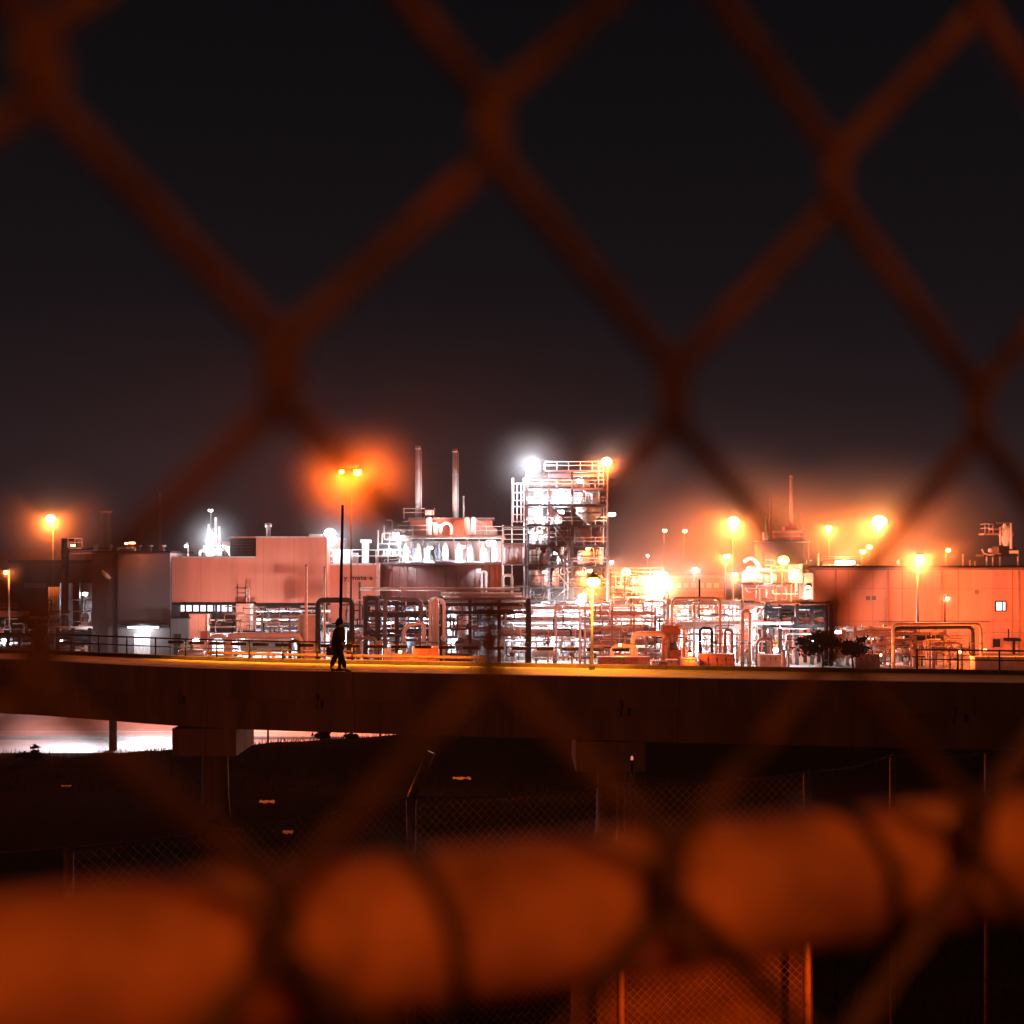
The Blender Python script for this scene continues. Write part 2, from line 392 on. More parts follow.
for sy, hx, hy, hz in ((-1, .262, -.232, .85), (1, -.12, .25, .81)):
    hnd = MB()
    for q in range(4):
        dy = (q-1.5)*.017
        hnd.pipe([(hx, hy+dy, hz+.02), (hx+.01, hy+dy, hz-.05), (hx+.035, hy+dy, hz-.09+abs(q-1.3)*.008)], .0085, n=6)
    hnd.pipe([(hx, hy-sy*.03, hz+.03), (hx+.035, hy-sy*.05, hz-.01), (hx+.05, hy-sy*.04, hz-.04)], .01, n=6)
    ho = hnd.build('fingers', 'skin'); ho.parent = per
for (sx_, sy_, rz) in ((.33, -.1, .03), (-.24, .1, .05)):
    s_ = MB(); s_.ball((sx_, sy_, .05), .075, 12, 8, .62); s_.ball((sx_+.09, sy_, .035), .055, 12, 8, .6)
    so = s_.build('shoe', 'leather'); so.parent = per
bag = MB(); bx_, by_, bz_ = pl.x-.24, pl.y-.16, DZ+.72
bag.rings([[(bx_+dx*sx2, by_+dy*.6, bz_+dz) for dx, dy in ((-.15, -.1), (-.08, -.14), (.08, -.14), (.15, -.1), (.15, .1), (-.15, .1))] for dz, sx2 in ((-.14, .9), (-.1, 1.1), (.1, 1.1), (.16, .85))], smooth=False)
bag.tube([(bx_-.1, by_, bz_+.14), (bx_+.08, by_+.08, bz_+.5), (bx_+.25, by_+.16, bz_+.72)], .018, 6)
bag.tube([(bx_+.1, by_, bz_+.14), (bx_+.16, by_+.06, bz_+.45), (bx_+.27, by_+.16, bz_+.72)], .018, 6)
tag(bag.build('shoulder_bag', 'leather'), 'dark shoulder bag hanging at the hip of the walking person', 'bag')

per.rotation_euler = (0, 0, math.radians(-12)); per.scale = (1.06, 1.06, 1.06)
# ------------------------------------------------------------------ plant builders
def PX(o, x0, x1, y0, y1, Y, d, m, name, parent):     # box given by its front face in the picture
    b = MB(); b.box(WX(x0, Y), WX(x1, Y), Y, Y+d, WZ(y1, Y), WZ(y0, Y)); return b.build(name, m, parent)
def bx(name, x0, x1, y0, y1, Y, d, m, parent, to_ground=False):
    b = MB(); b.box(WX(x0, Y), WX(x1, Y), Y, Y+d, 0 if to_ground else WZ(y1, Y), WZ(y0, Y)); return b.build(name, m, parent)
def railing(parent, x0, x1, y, Y, hgt=1.0, m='steel_pale', depth=0., step=1.1, name='railing'):
    b = MB(); X0, X1, z = WX(x0, Y), WX(x1, Y), WZ(y, Y)
    for k in (1, .55): b.tube([(X0, Y, z+hgt*k), (X1, Y, z+hgt*k)], .03, 5)
    n = max(2, int((X1-X0)/step))
    for i in range(n+1):
        x = X0+(X1-X0)*i/n; b.tube([(x, Y, z), (x, Y, z+hgt)], .03, 5)
    if depth:
        for x in (X0, X1):
            for k in (1, .55): b.tube([(x, Y, z+hgt*k), (x, Y+depth, z+hgt*k)], .03, 5)
    return b.build(name, m, parent)
def ladder(parent, px, y0, y1, Y, wpx=4, m='steel_pale', cage=False):
    b = MB(); X = WX(px, Y); hw = wpx/2/F*Y; z0, z1 = WZ(y1, Y), WZ(y0, Y)
    for s in (-1, 1): b.tube([(X+s*hw, Y, z0), (X+s*hw, Y, z1)], .04, 5)
    n = int((z1-z0)/.4)
    for i in range(n): b.tube([(X-hw, Y, z0+i*.4+.2), (X+hw, Y, z0+i*.4+.2)], .022, 5)
    if cage:
        for i in range(int((z1-z0)/.9)):
            z = z0+.6+i*.9
            b.tube([(X+hw*1.5*math.cos(a), Y-hw*1.6*math.sin(a), z) for a in [math.pi*q/8 for q in range(9)]], .028, 5)
    return b.build('ladder', m, parent)
def pp(parent, pts, Y, r, m, fil=None, name='pipe', flanges=True):
    P = [W(p[0], p[1], Y+(p[2] if len(p) > 2 else 0)) for p in pts]
    b = MB(); b.pipe(P, r, fil)
    if flanges and r > .07:
        for a, c in zip(P, P[1:]):
            d = (c-a); n = int(d.length/2.6)
            for i in range(1, n+1):
                q = a+d*(i/(n+1)); u = d.normalized()*.05
                b.tube([q-u, q+u], r*1.45, 8)
    return b.build(name, m, parent)
def vessel(px, y0, y1, Y, wpx, label, m='pipe_white', legs=True, group='upright process vessels', lad=False):
    X = WX(px, Y); r = wpx/2/F*Y; z0, z1 = max(.0, WZ(y1, Y)), WZ(y0, Y); lg = min(1.2, (z1-z0)*.25) if legs else 0
    t = thing('process_vessel', label, 'vessel', (X, Y, z0), group)
    zb = z0+lg; H = z1-zb
    MB().lathe((X, Y, zb), [(r*.15, 0), (r*.7, H*.03), (r, H*.1), (r, H*.88), (r*.75, H*.95), (r*.2, H)], 20).build('shell', m, t)
    for k in (.25, .55, .82): MB().lathe((X, Y, zb+H*k), [(r*1.0, -.05), (r*1.06, -.03), (r*1.06, .03), (r*1.0, .05)], 20).build('band', 'steel_mid', t)
    if legs:
        for a in (.8, 2.4, 3.9, 5.5): MB().tube([(X+r*.8*math.cos(a), Y+r*.8*math.sin(a), z0), (X+r*.8*math.cos(a), Y+r*.8*math.sin(a), zb+H*.15)], .06, 6).build('leg', 'steel_mid', t)
    MB().pipe([(X, Y, z1-.05), (X, Y, z1+.35), (X+r*1.6, Y, z1+.35), (X+r*1.6, Y, zb)], .07).build('pipe', 'pipe_white', t)
    if lad: ladder(t, px-wpx*.62, y0-3, y1, Y-r*.3, 3)
    return t
def drum(x0, x1, y, Y, rpx, label, m='pipe_white', group='horizontal drums'):
    X0, X1 = WX(x0, Y), WX(x1, Y); z = WZ(y, Y); r = rpx/F*Y; Lg = X1-X0
    t = thing('storage_drum', label, 'drum', ((X0+X1)/2, Y, max(0, z-r-.3)), group)
    MB().lathe((X0, Y, z), [(r*.2, 0), (r*.75, Lg*.03), (r, Lg*.1), (r, Lg*.9), (r*.75, Lg*.97), (r*.2, Lg)], 20, 'x').build('shell', m, t)
    for k in (.2, .8): MB().box(X0+Lg*k-.12, X0+Lg*k+.12, Y-r*.7, Y+r*.7, max(0, z-r*2.2), z-r*.6).build('saddle', 'concrete', t)
    b = MB(); b.tube([(X0+Lg*.5, Y, z+r*.9), (X0+Lg*.5, Y, z+r+.3)], .12); b.tube([(X0+Lg*.5, Y, z+r+.3), (X0+Lg*.5, Y, z+r+.38)], .2); b.build('nozzle', 'steel_mid', t)
    return t
def rack(label, cols, y0, Y, levels, pipes, depth=3., m='steel_dark', cw=.13, y1=None, brace=True):
    """steel pipe rack: columns at the picture positions cols, beams at the heights levels, and its pipes"""
    t = thing('pipe_rack', label, 'pipe rack', (WX(sum(cols)/len(cols), Y), Y+depth/2, 0), 'pipe racks across the plant')
    for c in cols:
        for dy in (0, depth):
            X = WX(c, Y); b = MB(); b.box(X-cw, X+cw, Y+dy-cw, Y+dy+cw, 0, WZ(y0, Y)); b.build('column', m, t)
    for lv in levels:
        z = WZ(lv, Y); b = MB()
        for dy in (0, depth): b.box(WX(cols[0], Y)-cw, WX(cols[-1], Y)+cw, Y+dy-cw*.8, Y+dy+cw*.8, z-.28, z-.003)
        for c in cols: X = WX(c, Y); b.box(X-cw*.8, X+cw*.8, Y+cw, Y+depth-cw, z-.25, z-.006)
        b.build('beam', m, t)
    if brace and len(cols) > 1:
        b = MB(); b.tube([(WX(cols[0], Y), Y+depth, 0.3), (WX(cols[1], Y), Y+depth, WZ(levels[-1], Y))], .05, 5); b.build('brace', m, t)
    for (x0, x1, yy, dy, r, mt) in pipes:
        X0, X1, z = WX(x0, Y+dy), WX(x1, Y+dy), WZ(yy, Y+dy)
        b = MB(); b.tube([(X0, Y+dy, z), (X1, Y+dy, z)], r, 8)
        n = max(1, int((X1-X0)/2.4))
        for i in range(n): xx = X0+(i+.5)*(X1-X0)/n; b.tube([(xx-.04, Y+dy, z), (xx+.04, Y+dy, z)], r*1.4, 8)
        b.build('pipe', mt, t)
    return t
# ------------------------------------------------------------------ buildings, left to right
def gbox(px0, px1, y0, Y, d, name, m, par): return bx(name, px0, px1, y0, 0, Y, d, m, par, True)
# far left hall
t = thing('factory_hall', 'long low brown hall at the far left edge behind the dark shed', 'building', (WX(40, 172), 172, 0))
gbox(-160, 122, 556, 172, 14, 'wall', 'wall_brown', t); o = bx('roof', -162, 123, 551, 556, 171.7, 14.6, 'wall_brown', t)
for i in range(9): bx('window', -140+i*16, -131+i*16, 600, 612, 171.9, .05, 'window_warm' if i % 4 == 1 else 'trim_dark', t)
t = thing('shed', 'dark flat roofed shed left of the grey building', 'building', (WX(40, 150), 150, 0))
gbox(10, 60, 563, 150, 10, 'wall', 'wall_dark', t); bx('roof', 8, 95, 560, 563.5, 149.6, 11, 'trim_dark', t)
bx('wall', 60, 95, 564, 583, 150, 9, 'wall_dark', t); gbox(58, 95, 583, 158, .4, 'back_wall', 'wall_white', t)
gbox(73, 79, 583, 150.2, .6, 'column', 'steel_dark', t)
bx('vent', 24, 46, 583, 588, 149.9, .1, 'steel_mid', t)
for i in range(6): MB().tube([(WX(49+i*2, 149.6), 149.6, 0), (WX(49+i*2, 149.6), 149.6, WZ(587, 149.6))], .09, 8).build('downpipe', 'galvanised', t)
t = thing('canopy', 'small red flat canopy at the left edge below the little lamp', 'canopy', (WX(3, 140), 140, 0))
bx('roof', -20, 16, 612.5, 617, 140, 4, 'pipe_rust', t)
for c in (-16, 0, 14):
    for dy in (.2, 3.6): MB().tube([(WX(c, 140), 140+dy, 0), (WX(c, 140), 140+dy, WZ(617, 140))], .08, 6).build('post', 'steel_dark', t)
railing(t, -20, 16, 612, 140, .8, 'pipe_rust')
# dark stack beside the shed
t = thing('duct', 'thick black upright duct rising left of the grey building', 'duct', (WX(65, 138), 138, 0))
MB().lathe((WX(65, 138), 138, 0), [(.36, 0), (.36, WZ(548, 138)), (.34, WZ(538.5, 138))], 16).build('shaft', 'steel_dark', t)
for yy in (640, 612, 590, 568, 552): MB().lathe((WX(65, 138), 138, WZ(yy, 138)), [(.38, -.06), (.46, -.05), (.46, .05), (.38, .06)], 16).build('flange', 'steel_dark', t)
pp(t, [(63, 540), (76, 540), (76, 549)], 138, .12, 'steel_dark')
t = thing('platform', 'small lit platform on top of the black upright duct', 'platform', (*W(72, 549, 137.5),))
bx('deck', 68, 82, 547.5, 549, 137.4, 1.6, 'steel_mid', t); railing(t, 68, 82, 547.5, 137.4, .9, 'pipe_cream')
t = thing('roof_pipe', 'pair of dark pipes running onto the roof of the grey building', 'pipe', (*W(95, 549, 139),))
pp(t, [(66, 549), (118, 549), (122, 555)], 139, .14, 'steel_dark'); pp(t, [(66, 553), (92, 553), (104, 556), (114, 552), (130, 551)], 138.4, .1, 'pipe_rust')
for i, (x, y, l) in enumerate(((30, 618, 62), (36, 624.5, 62), (48, 631, 63))):
    t = thing('pipe', ['long white pipe, top one of three in front of the dark shed', 'white pipe, middle one of three in front of the dark shed', 'short pale pipe, lowest of three in front of the dark shed'][i], 'pipe', (WX(x, 146), 146, 0), 'pale pipes in front of the shed')
    pp(t, [(x, y), (l, y)], 146, .16 if i < 2 else .12, 'pipe_white')
    for c in (x+3, l-3): MB().tube([(WX(c, 146), 146, 0), (WX(c, 146), 146, WZ(y+1.4, 146))], .06, 5).build('support', 'steel_dark', t)

# grey building
t = thing('grey_building', 'dark grey windowless building with a white mark and a lit door', 'building', (WX(136.4, 134.4), 134.4, 0))
gbox(92, 116.6, 553.5, 134.4, 9, 'wall', 'wall_grey', t); gbox(117.6, 170, 552.5, 134.2, 9.4, 'wall', 'wall_grey', t)
bx('roof', 91.5, 170.4, 550.8, 552.6, 134.0, 9.8, 'trim_dark', t)
MB().tube([(WX(117, 134.0), 134.0, 0), (WX(117, 134.0), 134.0, WZ(554, 134.0))], .11, 8).build('downpipe', 'trim_dark', t)
bx('door_canopy', 121, 165, 623.8, 625.4, 133.4, .8, 'trim_dark', t)
gbox(134, 150, 634, 134.15, .06, 'door', 'steel_pale', t)
lg = MB(); q = [W(a, b, 134.3) for a, b in ((103.2, 569.6), (102.6, 571.4), (103.8, 573.2), (106.4, 575.4), (109.8, 578.8))]
lg.tube([(p.x, 134.3, p.z) for p in q], [.06, .14, .18, .22, .16], 6); lg.build('emblem', 'paint_white', t)
for x in (96, 110, 129, 139, 150, 163): 
    v = MB(); v.lathe((WX(x, 137.4), 137.4, WZ(551, 137.4)), [(.2, 0), (.2, .4), (.34, .42), (.3, .6)], 10); v.build('roof_vent', 'steel_mid', t)
pp(t, [(118, 551), (118, 548), (135, 548), (135, 551)], 136.4, .1, 'galvanised')
t = flood(143, 627.2, 133.7, 'long white strip light glowing under the canopy of the grey building', 'white', 620, 1.6, .07, .15)
t = thing('lean_to', 'small grey flat lean-to against the right side of the grey building', 'building', (WX(178, 133.2), 133.2, 0))
gbox(170.6, 188, 618.5, 133.2, 1.6, 'wall', 'wall_grey', t); bx('roof', 170.6, 188.6, 617.4, 618.6, 133.0, 2.0, 'trim_dark', t)
gbox(174, 181, 634, 133.15, .05, 'door', 'trim_dark', t)

# salmon building
t = thing('salmon_building', 'large blank salmon building with a lit ribbon window under its overhang', 'building', (WX(245, 135), 135, 0))
bx('wall', 170, 256, 557.5, 602, 135, 14, 'wall_salmon', t); bx('wall', 256.0, 327, 537.5, 603.5, 134.98, 15, 'wall_salmon', t)
bx('roof', 255.4, 327.6, 536.3, 537.6, 134.8, 15.4, 'steel_pale', t); bx('roof', 169.6, 255.3, 556.3, 557.6, 134.8, 14.4, 'steel_pale', t)
gbox(172, 330, 604, 139, 10, 'wall', 'wall_dark', t)
for i in range(8):
    f = bx('window', 178.5+i*7.1, 185.0+i*7.1, 602.3, 612.4, 138.6, .2, 'trim_dark', t)
    bx('pane', 179.1+i*7.1, 184.4+i*7.1, 603.2, 611.4, 138.55, .04, 'window_white', f)
gbox(189, 207, 614, 133.8, 3, 'wall', 'wall_salmon', t); gbox(207.3, 209, 614, 133.6, .3, 'downpipe', 'pipe_cream', t)
bx('wall', 236, 253, 603.7, 631, 134.2, 2, 'wall_salmon', t); bx('corner_strip', 250, 253, 603.8, 631, 134.15, .1, 'paint_white', t)
for c in (215, 232, 262, 285, 305, 322): gbox(c, c+1.6, 604, 135.2, .3, 'column', 'steel_dark', t)
bx('beam', 172, 330, 603.2, 605.2, 134.9, .4, 'trim_dark', t)
bx('wall', 180, 236, 613, 634, 136, .4, 'wall_dark', t)
ladder(t, 241.5, 584, 603, 134.6, 8, 'steel_dark', True); ladder(t, 248, 584, 603, 134.5, 3, 'pipe_cream')
pp(t, [(200, 614), (200, 620), (235, 620)], 135.3, .1, 'pipe_cream'); pp(t, [(210, 627), (236, 627)], 135.3, .12, 'pipe_cream')
pp(t, [(256, 626), (325, 626)], 134.6, .14, 'pipe_rust'); pp(t, [(257, 619), (300, 616), (325, 616)], 134.8, .1, 'pipe_cream'); pp(t, [(262, 609), (300, 609)], 136, .1, 'pipe_white')
t = thing('rooftop_unit', 'black box housing on the roof of the salmon building', 'rooftop unit', (*W(243, 557, 136),))
bx('housing', 230, 254.6, 538, 556, 136, 6, 'trim_dark', t); bx('cap', 229.4, 255, 536.4, 538.1, 135.8, 6.4, 'pipe_rust', t)
for i in range(5): bx('louvre', 232, 252.6, 541+i*3, 542+i*3, 135.95, .04, 'steel_dark', t)
t = thing('roof_vent', 'short pale flue pipe on the highest part of the salmon building', 'vent', (*W(268.5, 537, 137),))
MB().lathe((WX(268.5, 137), 137, WZ(537, 137)), [(.22, 0), (.22, .9), (.34, .95), (.34, 1.3), (.1, 1.4)], 12).build('flue', 'galvanised', t)
t = thing('roof_vent', 'low pale hatch at the right end of the salmon roof', 'vent', (*W(315, 537, 137),))
bx('hatch', 309, 321, 534, 536.2, 137, 1.5, 'steel_pale', t)
# lit rooftop plant on the salmon building, left
t = thing('rooftop_plant', 'brightly lit rooftop machinery with three short flues left of the black box', 'rooftop unit', (*W(216, 557, 136),))
bx('housing', 206, 214, 542, 556, 138, 2, 'pipe_white', t); bx('housing', 215.5, 222, 548, 556, 137, 2, 'pipe_grey', t)
bx('housing', 222.5, 230, 541.5, 556, 138, 1.5, 'pipe_white', t)
for x, y in ((207.5, 524), (214.5, 517), (218.2, 526)):
    MB().lathe((WX(x, 138), 138.6, WZ(556, 138)), [(.16, 0), (.12, (556-y)*138/F)], 10).build('flue', 'pipe_white', t)
railing(t, 204, 231, 556, 136.4, 1.0); 
pp(t, [(200, 556), (200, 551), (205, 551)], 137, .12, 'pipe_white')
# second salmon building
t = thing('salmon_annex', 'lower salmon building with dark lettering, joined to the round tank', 'building', (WX(352, 137), 137, 0))
gbox(327.6, 378, 565, 137, 12, 'wall', 'wall_salmon', t); bx('roof', 327.6, 378.6, 563.4, 565.1, 136.8, 12.4, 'steel_pale', t)
for c, m_ in ((347, 'pipe_rust'), (358.6, 'steel_dark')): gbox(c, c+2, 582, 136.8, .15, 'downpipe', m_, t)
gbox(376, 379.6, 563, 136.6, .4, 'downpipe', 'pipe_rust', t)
def lettering(txt, px, py, Y, wpx, hpx, m, par):
    cu = bpy.data.curves.new('lettering', 'FONT'); cu.body = txt; cu.size = 1; cu.extrude = .02; cu.offset = .012
    o = bpy.data.objects.new('lettering_tmp', cu); COL.objects.link(o)
    dg = bpy.context.evaluated_depsgraph_get(); me = bpy.data.meshes.new_from_object(o.evaluated_get(dg)); bpy.data.objects.remove(o)
    xs_ = [v.co.x for v in me.vertices]; w_ = max(xs_)-min(xs_); s = wpx/F*Y/w_; sz = hpx/F*Y/.55
    x0 = WX(px, Y); z0 = WZ(py, Y)
    for v in me.vertices: v.co = Vector((x0+(v.co.x-min(xs_))*s, Y-.04-v.co.z, z0+v.co.y*sz))
    me.materials.clear(); me.materials.append(MATS[m]); me.name = 'lettering'
    n = bpy.data.objects.new('lettering', me); COL.objects.link(n); n.parent = par; n.matrix_parent_inverse = parent_inv(par)
lettering('y mata a', 343.5, 579.8, 136.95, 29.5, 3.4, 'trim_dark', t)
t = thing('roof_platform', 'white lit parapet and railing on the salmon annex roof', 'platform', (*W(350, 563, 138),))
bx('panel', 329, 350, 550, 563, 139, .3, 'wall_white', t); bx('panel', 351, 358, 553, 563, 140, .3, 'wall_white', t)
railing(t, 328, 400, 563.2, 137.4, 1.3, 'pipe_white', 3); railing(t, 378, 400, 556, 138.4, 1.2, 'pipe_white', 2)
bx('deck', 378, 401, 556, 557.2, 138.3, 3, 'steel_mid', t)
for i in range(6): MB().box(WX(383+i*3, 139.5), WX(385+i*3, 139.5), 139.5, 140, WZ(556, 139.5), WZ(551-(i % 3), 139.5)).build('valve', 'galvanised', t)
t = thing('roof_vent', 'square white cowl standing on the roof of the lettered annex', 'vent', (*W(365, 563, 139),))
bx('shaft', 362, 368, 543, 563, 139, 1, 'pipe_white', t); bx('cap', 360.5, 370, 539.6, 542.8, 138.8, 1.4, 'pipe_white', t)
t = thing('mast', 'thin pale pole on the roof railing between annex and tank', 'mast', (*W(378, 563, 139),))
MB().tube([W(378, 563, 139), W(378, 530, 139)], [.1, .08]).build('shaft', 'pipe_rust', t)

# round tank with rooftop plant house
def tank(px, rpx, y0, Y, label, m, ribs=40, name='storage_tank'):
    X = WX(px, Y); r = rpx/F*Y; H = WZ(y0, Y)
    t = thing(name, label, 'tank', (X, Y, 0), 'large round storage tanks')
    MB().lathe((X, Y, 0), [(r, 0), (r, H)], 64).build('shell', m, t)
    b = MB()
    for i in range(ribs):
        a = 2*math.pi*i/ribs; b.tube([(X+r*1.004*math.cos(a), Y+r*1.004*math.sin(a), 0), (X+r*1.004*math.cos(a), Y+r*1.004*math.sin(a), H)], .05, 5)
    b.build('rib', m, t)
    MB().lathe((X, Y, H), [(r, -.12), (r*1.02, -.1), (r*1.02, .12), (r, .14), (r*.5, .3), (.2, .45)], 64).build('rim', 'steel_mid', t)
    return t
tk = tank(440, 62, 563.5, 143, 'wide brown ribbed round tank below the two tall chimneys', 'tank_skin')
t = thing('plant_house', 'open plant house with glowing white bays on top of the round tank', 'building', (*W(450, 563, 140),))
bx('floor', 398, 503, 562, 563.6, 138.5, 8, 'steel_mid', t)
bx('back_wall', 398, 503, 541, 562, 144, .3, 'wall_white', t)
for c in (398, 409, 422, 433, 453, 466, 478, 490, 501): bx('column', c, c+1.3, 538, 562, 139, .15, 'steel_pale', t)
bx('roof', 396, 505, 535.6, 538.2, 138.6, 7, 'pipe_rust', t)
bx('wall', 410, 492, 519.5, 535.5, 141, 5, 'wall_salmon', t); bx('roof', 408, 494, 517.6, 519.4, 140.6, 6, 'steel_mid', t)
g_ = MB(); X0, X1, z0, z1 = WX(474, 140.5), WX(497, 140.5), WZ(535, 140.5), WZ(518, 140.5)
g_.rings([[(X0, y, z0), (X1, y, z0), (X1, y, z0+.6), (X0, y, z1)] for y in (140.5, 146)], smooth=False); g_.build('sloping_duct', 'pipe_rust', t)
for x, y0_, m_ in ((429, 519, 'pipe_white'), (435, 524, 'pipe_cream'), (467, 519, 'pipe_cream'), (473, 519, 'pipe_white')):
    MB().lathe((WX(x, 140), 140, WZ(535, 140)), [(.3, 0), (.3, (535-y0_)/10), (.15, (537-y0_)/10)], 12).build('flue', m_, t)
pp(t, [(441, 535), (441, 526), (447, 522), (452, 526), (452, 535)], 139.5, .14, 'pipe_cream')
railing(t, 398, 428, 535.5, 138.8, 1.0, 'pipe_cream'); railing(t, 470, 503, 535.5, 138.8, .9, 'pipe_cream')
for i, x in enumerate((405, 414, 418, 427, 438, 445, 459, 470, 484, 495)):
    MB().lathe((WX(x, 141.5), 141.5, WZ(562, 141.5)), [(.3, 0), (.35, .2), (.33, 1.1+rng.random()*.6), (.1, 1.9)], 10).build('machine', ['pipe_white', 'pipe_grey', 'pipe_cream'][i % 3], t)
def chimney(px, wpx, y0, y1, Y, label, m='steel_pale', group=None, bands=True):
    X = WX(px, Y); r = wpx/2/F*Y
    t = thing('chimney', label, 'chimney', (X, Y, WZ(y1, Y)), group)
    MB().lathe((X, Y, WZ(y1, Y)), [(r*1.05, 0), (r, (y1-y0)/F*Y*.5), (r*.92, (y1-y0)/F*Y)], 16).build('shaft', m, t)
    H = (y1-y0)/F*Y
    for k in (.2, .45, .7, .97): MB().lathe((X, Y, WZ(y1, Y)+H*k), [(r*.9, -.05), (r*1.12, -.04), (r*1.12, .04), (r*.9, .05)], 16).build('band', m, t)
    if bands: b = MB(); b.tube([(X+r*1.25, Y-r*.5, WZ(y1, Y)), (X+r*1.25, Y-r*.5, WZ(y0+4, Y))], .05, 5); b.build('conduit', m, t)
    return t
chimney(418, 5.6, 446, 536, 142, 'tall pale chimney with a dark tip, left one of the pair', group='twin chimneys above the round tank')
chimney(455, 5.4, 449, 534, 142, 'tall pink grey chimney, right one of the pair', group='twin chimneys above the round tank')
chimney(463.5, 1.8, 496, 522, 142, 'short thin flue just right of the twin chimneys', bands=False)
t = thing('sign_frame', 'little framed box on the gantry beside the left chimney', 'cabinet', (*W(431, 517, 141),))
bx('box', 424, 435, 509, 516.5, 141, .4, 'steel_dark', t); bx('panel', 425.2, 433.8, 510.2, 515.2, 140.96, .03, 'steel_pale', t)
b = MB(); 
for yy in (508.5, 512.5): b.tube([W(403, yy, 141.2), W(424, yy, 141.2)], .05, 5)
b.build('rail', 'pipe_cream', t)
for x in (404, 424.5, 434.5): MB().tube([W(x, 519, 141.3), W(x, 508, 141.3)], .05, 5).build('post', 'pipe_cream', t)

# ------------------------------------------------------------------ process tower
TY = 134.
t = thing('process_tower', 'tall open steel process tower blazing with white light', 'tower', (WX(567, TY), TY+3, 0))
t_tower = t
tcols = (527, 549, 572, 607)
for c in tcols:
    for dy in (0, 6): 
        b = MB(); X = WX(c, TY); top = 470 if c < 600 else 474
        b.box(X-.12, X+.12, TY+dy-.12, TY+dy+.12, 0, WZ(top, TY)); b.build('column', 'steel_dark' if c > 549 else 'steel_mid', t)
for fy in (488, 505, 525, 545.5, 566, 587, 600):
    b = MB(); b.box(WX(526, TY)-.12, WX(607.6, TY), TY-.2, TY+6.2, WZ(fy, TY)-.16, WZ(fy, TY)); b.build('floor', 'steel_dark' if fy > 500 else 'steel_mid', t)
    if fy < 590: railing(t, 572, 607, fy, TY-.25, .75, 'steel_pale' if fy < 540 else 'pipe_rust'); railing(t, 527, 572, fy, TY-.25, .75, 'pipe_white' if fy < 530 else 'steel_mid')
bx('roof', 545, 604, 470, 471.8, TY-.3, 6.6, 'steel_mid', t); railing(t, 545, 604, 470, TY-.3, .8, 'pipe_white', 6)
bx('header_box', 549, 572, 473.5, 478, TY-.1, .5, 'pipe_grey', t); bx('header_box', 573, 604, 474, 476.5, TY-.1, .3, 'pipe_rust', t)
for a0, a1, b0, b1 in ((549, 572, 505, 525), (556, 570, 525, 545), (549, 572, 545.5, 566), (556, 572, 545.5, 587)):
    b = MB(); b.tube([W(a0, b0, TY-.18), W(a1, b1, TY-.18)], .11, 6); b.build('brace', 'steel_dark', t)
for x0, x1, y0_, y1_, m_ in ((528, 548, 473, 487, 'wall_white'), (550, 571, 478, 487, 'wall_white'), (528, 548, 489.5, 504, 'wall_white'), (550, 571, 489.5, 504, 'wall_white'), (573, 590, 477, 487.5, 'wall_white'), (573, 600, 489.5, 504, 'wall_white'), (528, 548, 506.5, 524, 'wall_white'), (550, 562, 506.5, 524, 'wall_white'), (536, 545, 526.5, 545, 'wall_white')):
    bx('cladding', x0, x1, y0_, y1_, TY+4.2, .12, m_, t)
ladder(t, 566, 545, 600, TY-.4, 4, 'steel_mid'); ladder(t, 601, 460, 486, TY-.5, 5, 'pipe_cream', True)
b = MB()
for (x0_, ya), (x1_, yb) in (((553, 600), (568, 587)), ((568, 587), (553, 566)), ((553, 566), (568, 545.5)), ((568, 545.5), (553, 525))):
    for dy in (1.2, 2.0):
        b.tube([W(x0_, ya, TY+dy), W(x1_, yb, TY+dy)], .07, 5)
b.build('stair', 'steel_pale', t)
# ladder tower left of it
t = thing('ladder_tower', 'slim white caged ladder frame on the left side of the tower', 'tower', (WX(517, TY), TY, 0))
for c in (513, 524): MB().tube([(WX(c, TY), TY, WZ(523, TY)), (WX(c, TY), TY, WZ(478, TY))], .08, 6).build('post', 'pipe_white', t)
for c in (517, 521): MB().tube([(WX(c, TY), TY, WZ(523, TY)), (WX(c, TY), TY, WZ(483, TY))], .06, 6).build('post', 'pipe_white', t)
b = MB()
for yy in (483, 492, 500, 506, 514, 521): b.box(WX(512.6, TY), WX(524.4, TY), TY-.06, TY+.9, WZ(yy, TY)-.07, WZ(yy, TY))
b.build('landing', 'pipe_white', t)
for c in (512, 524): MB().tube([(WX(c, TY+1), TY+1, 0), (WX(c, TY+1), TY+1, WZ(478, TY+1))], .07, 6).build('post', 'pipe_white', t)
t = thing('scaffold', 'lower pink lit scaffold bay joined to the left foot of the tower', 'scaffold', (WX(513, 133), 133, 0))
for c in (503, 526):
    for dy in (0, 3): MB().tube([(WX(c, 133), 133+dy, 0), (WX(c, 133), 133+dy, WZ(525, 133))], .09, 6).build('post', 'pipe_cream' if c == 503 else 'steel_dark', t)
for fy in (526, 543, 564, 586): bx('floor', 502.5, 527, fy, fy+1.4, 132.8, 3.6, 'steel_mid', t)
for fy in (529, 534, 539): bx('rail', 504, 526, fy, fy+.8, 132.9, .1, 'pipe_cream', t)
for c in (507, 511, 516, 521): MB().lathe((WX(c, 134.5), 134.5, WZ(564, 134.5)), [(.28, 0), (.28, 1.4), (.1, 1.7)], 10).build('bottle', 'pipe_white', t)
bx('cladding', 504, 526, 545, 563, 135.6, .1, 'wall_salmon', t)
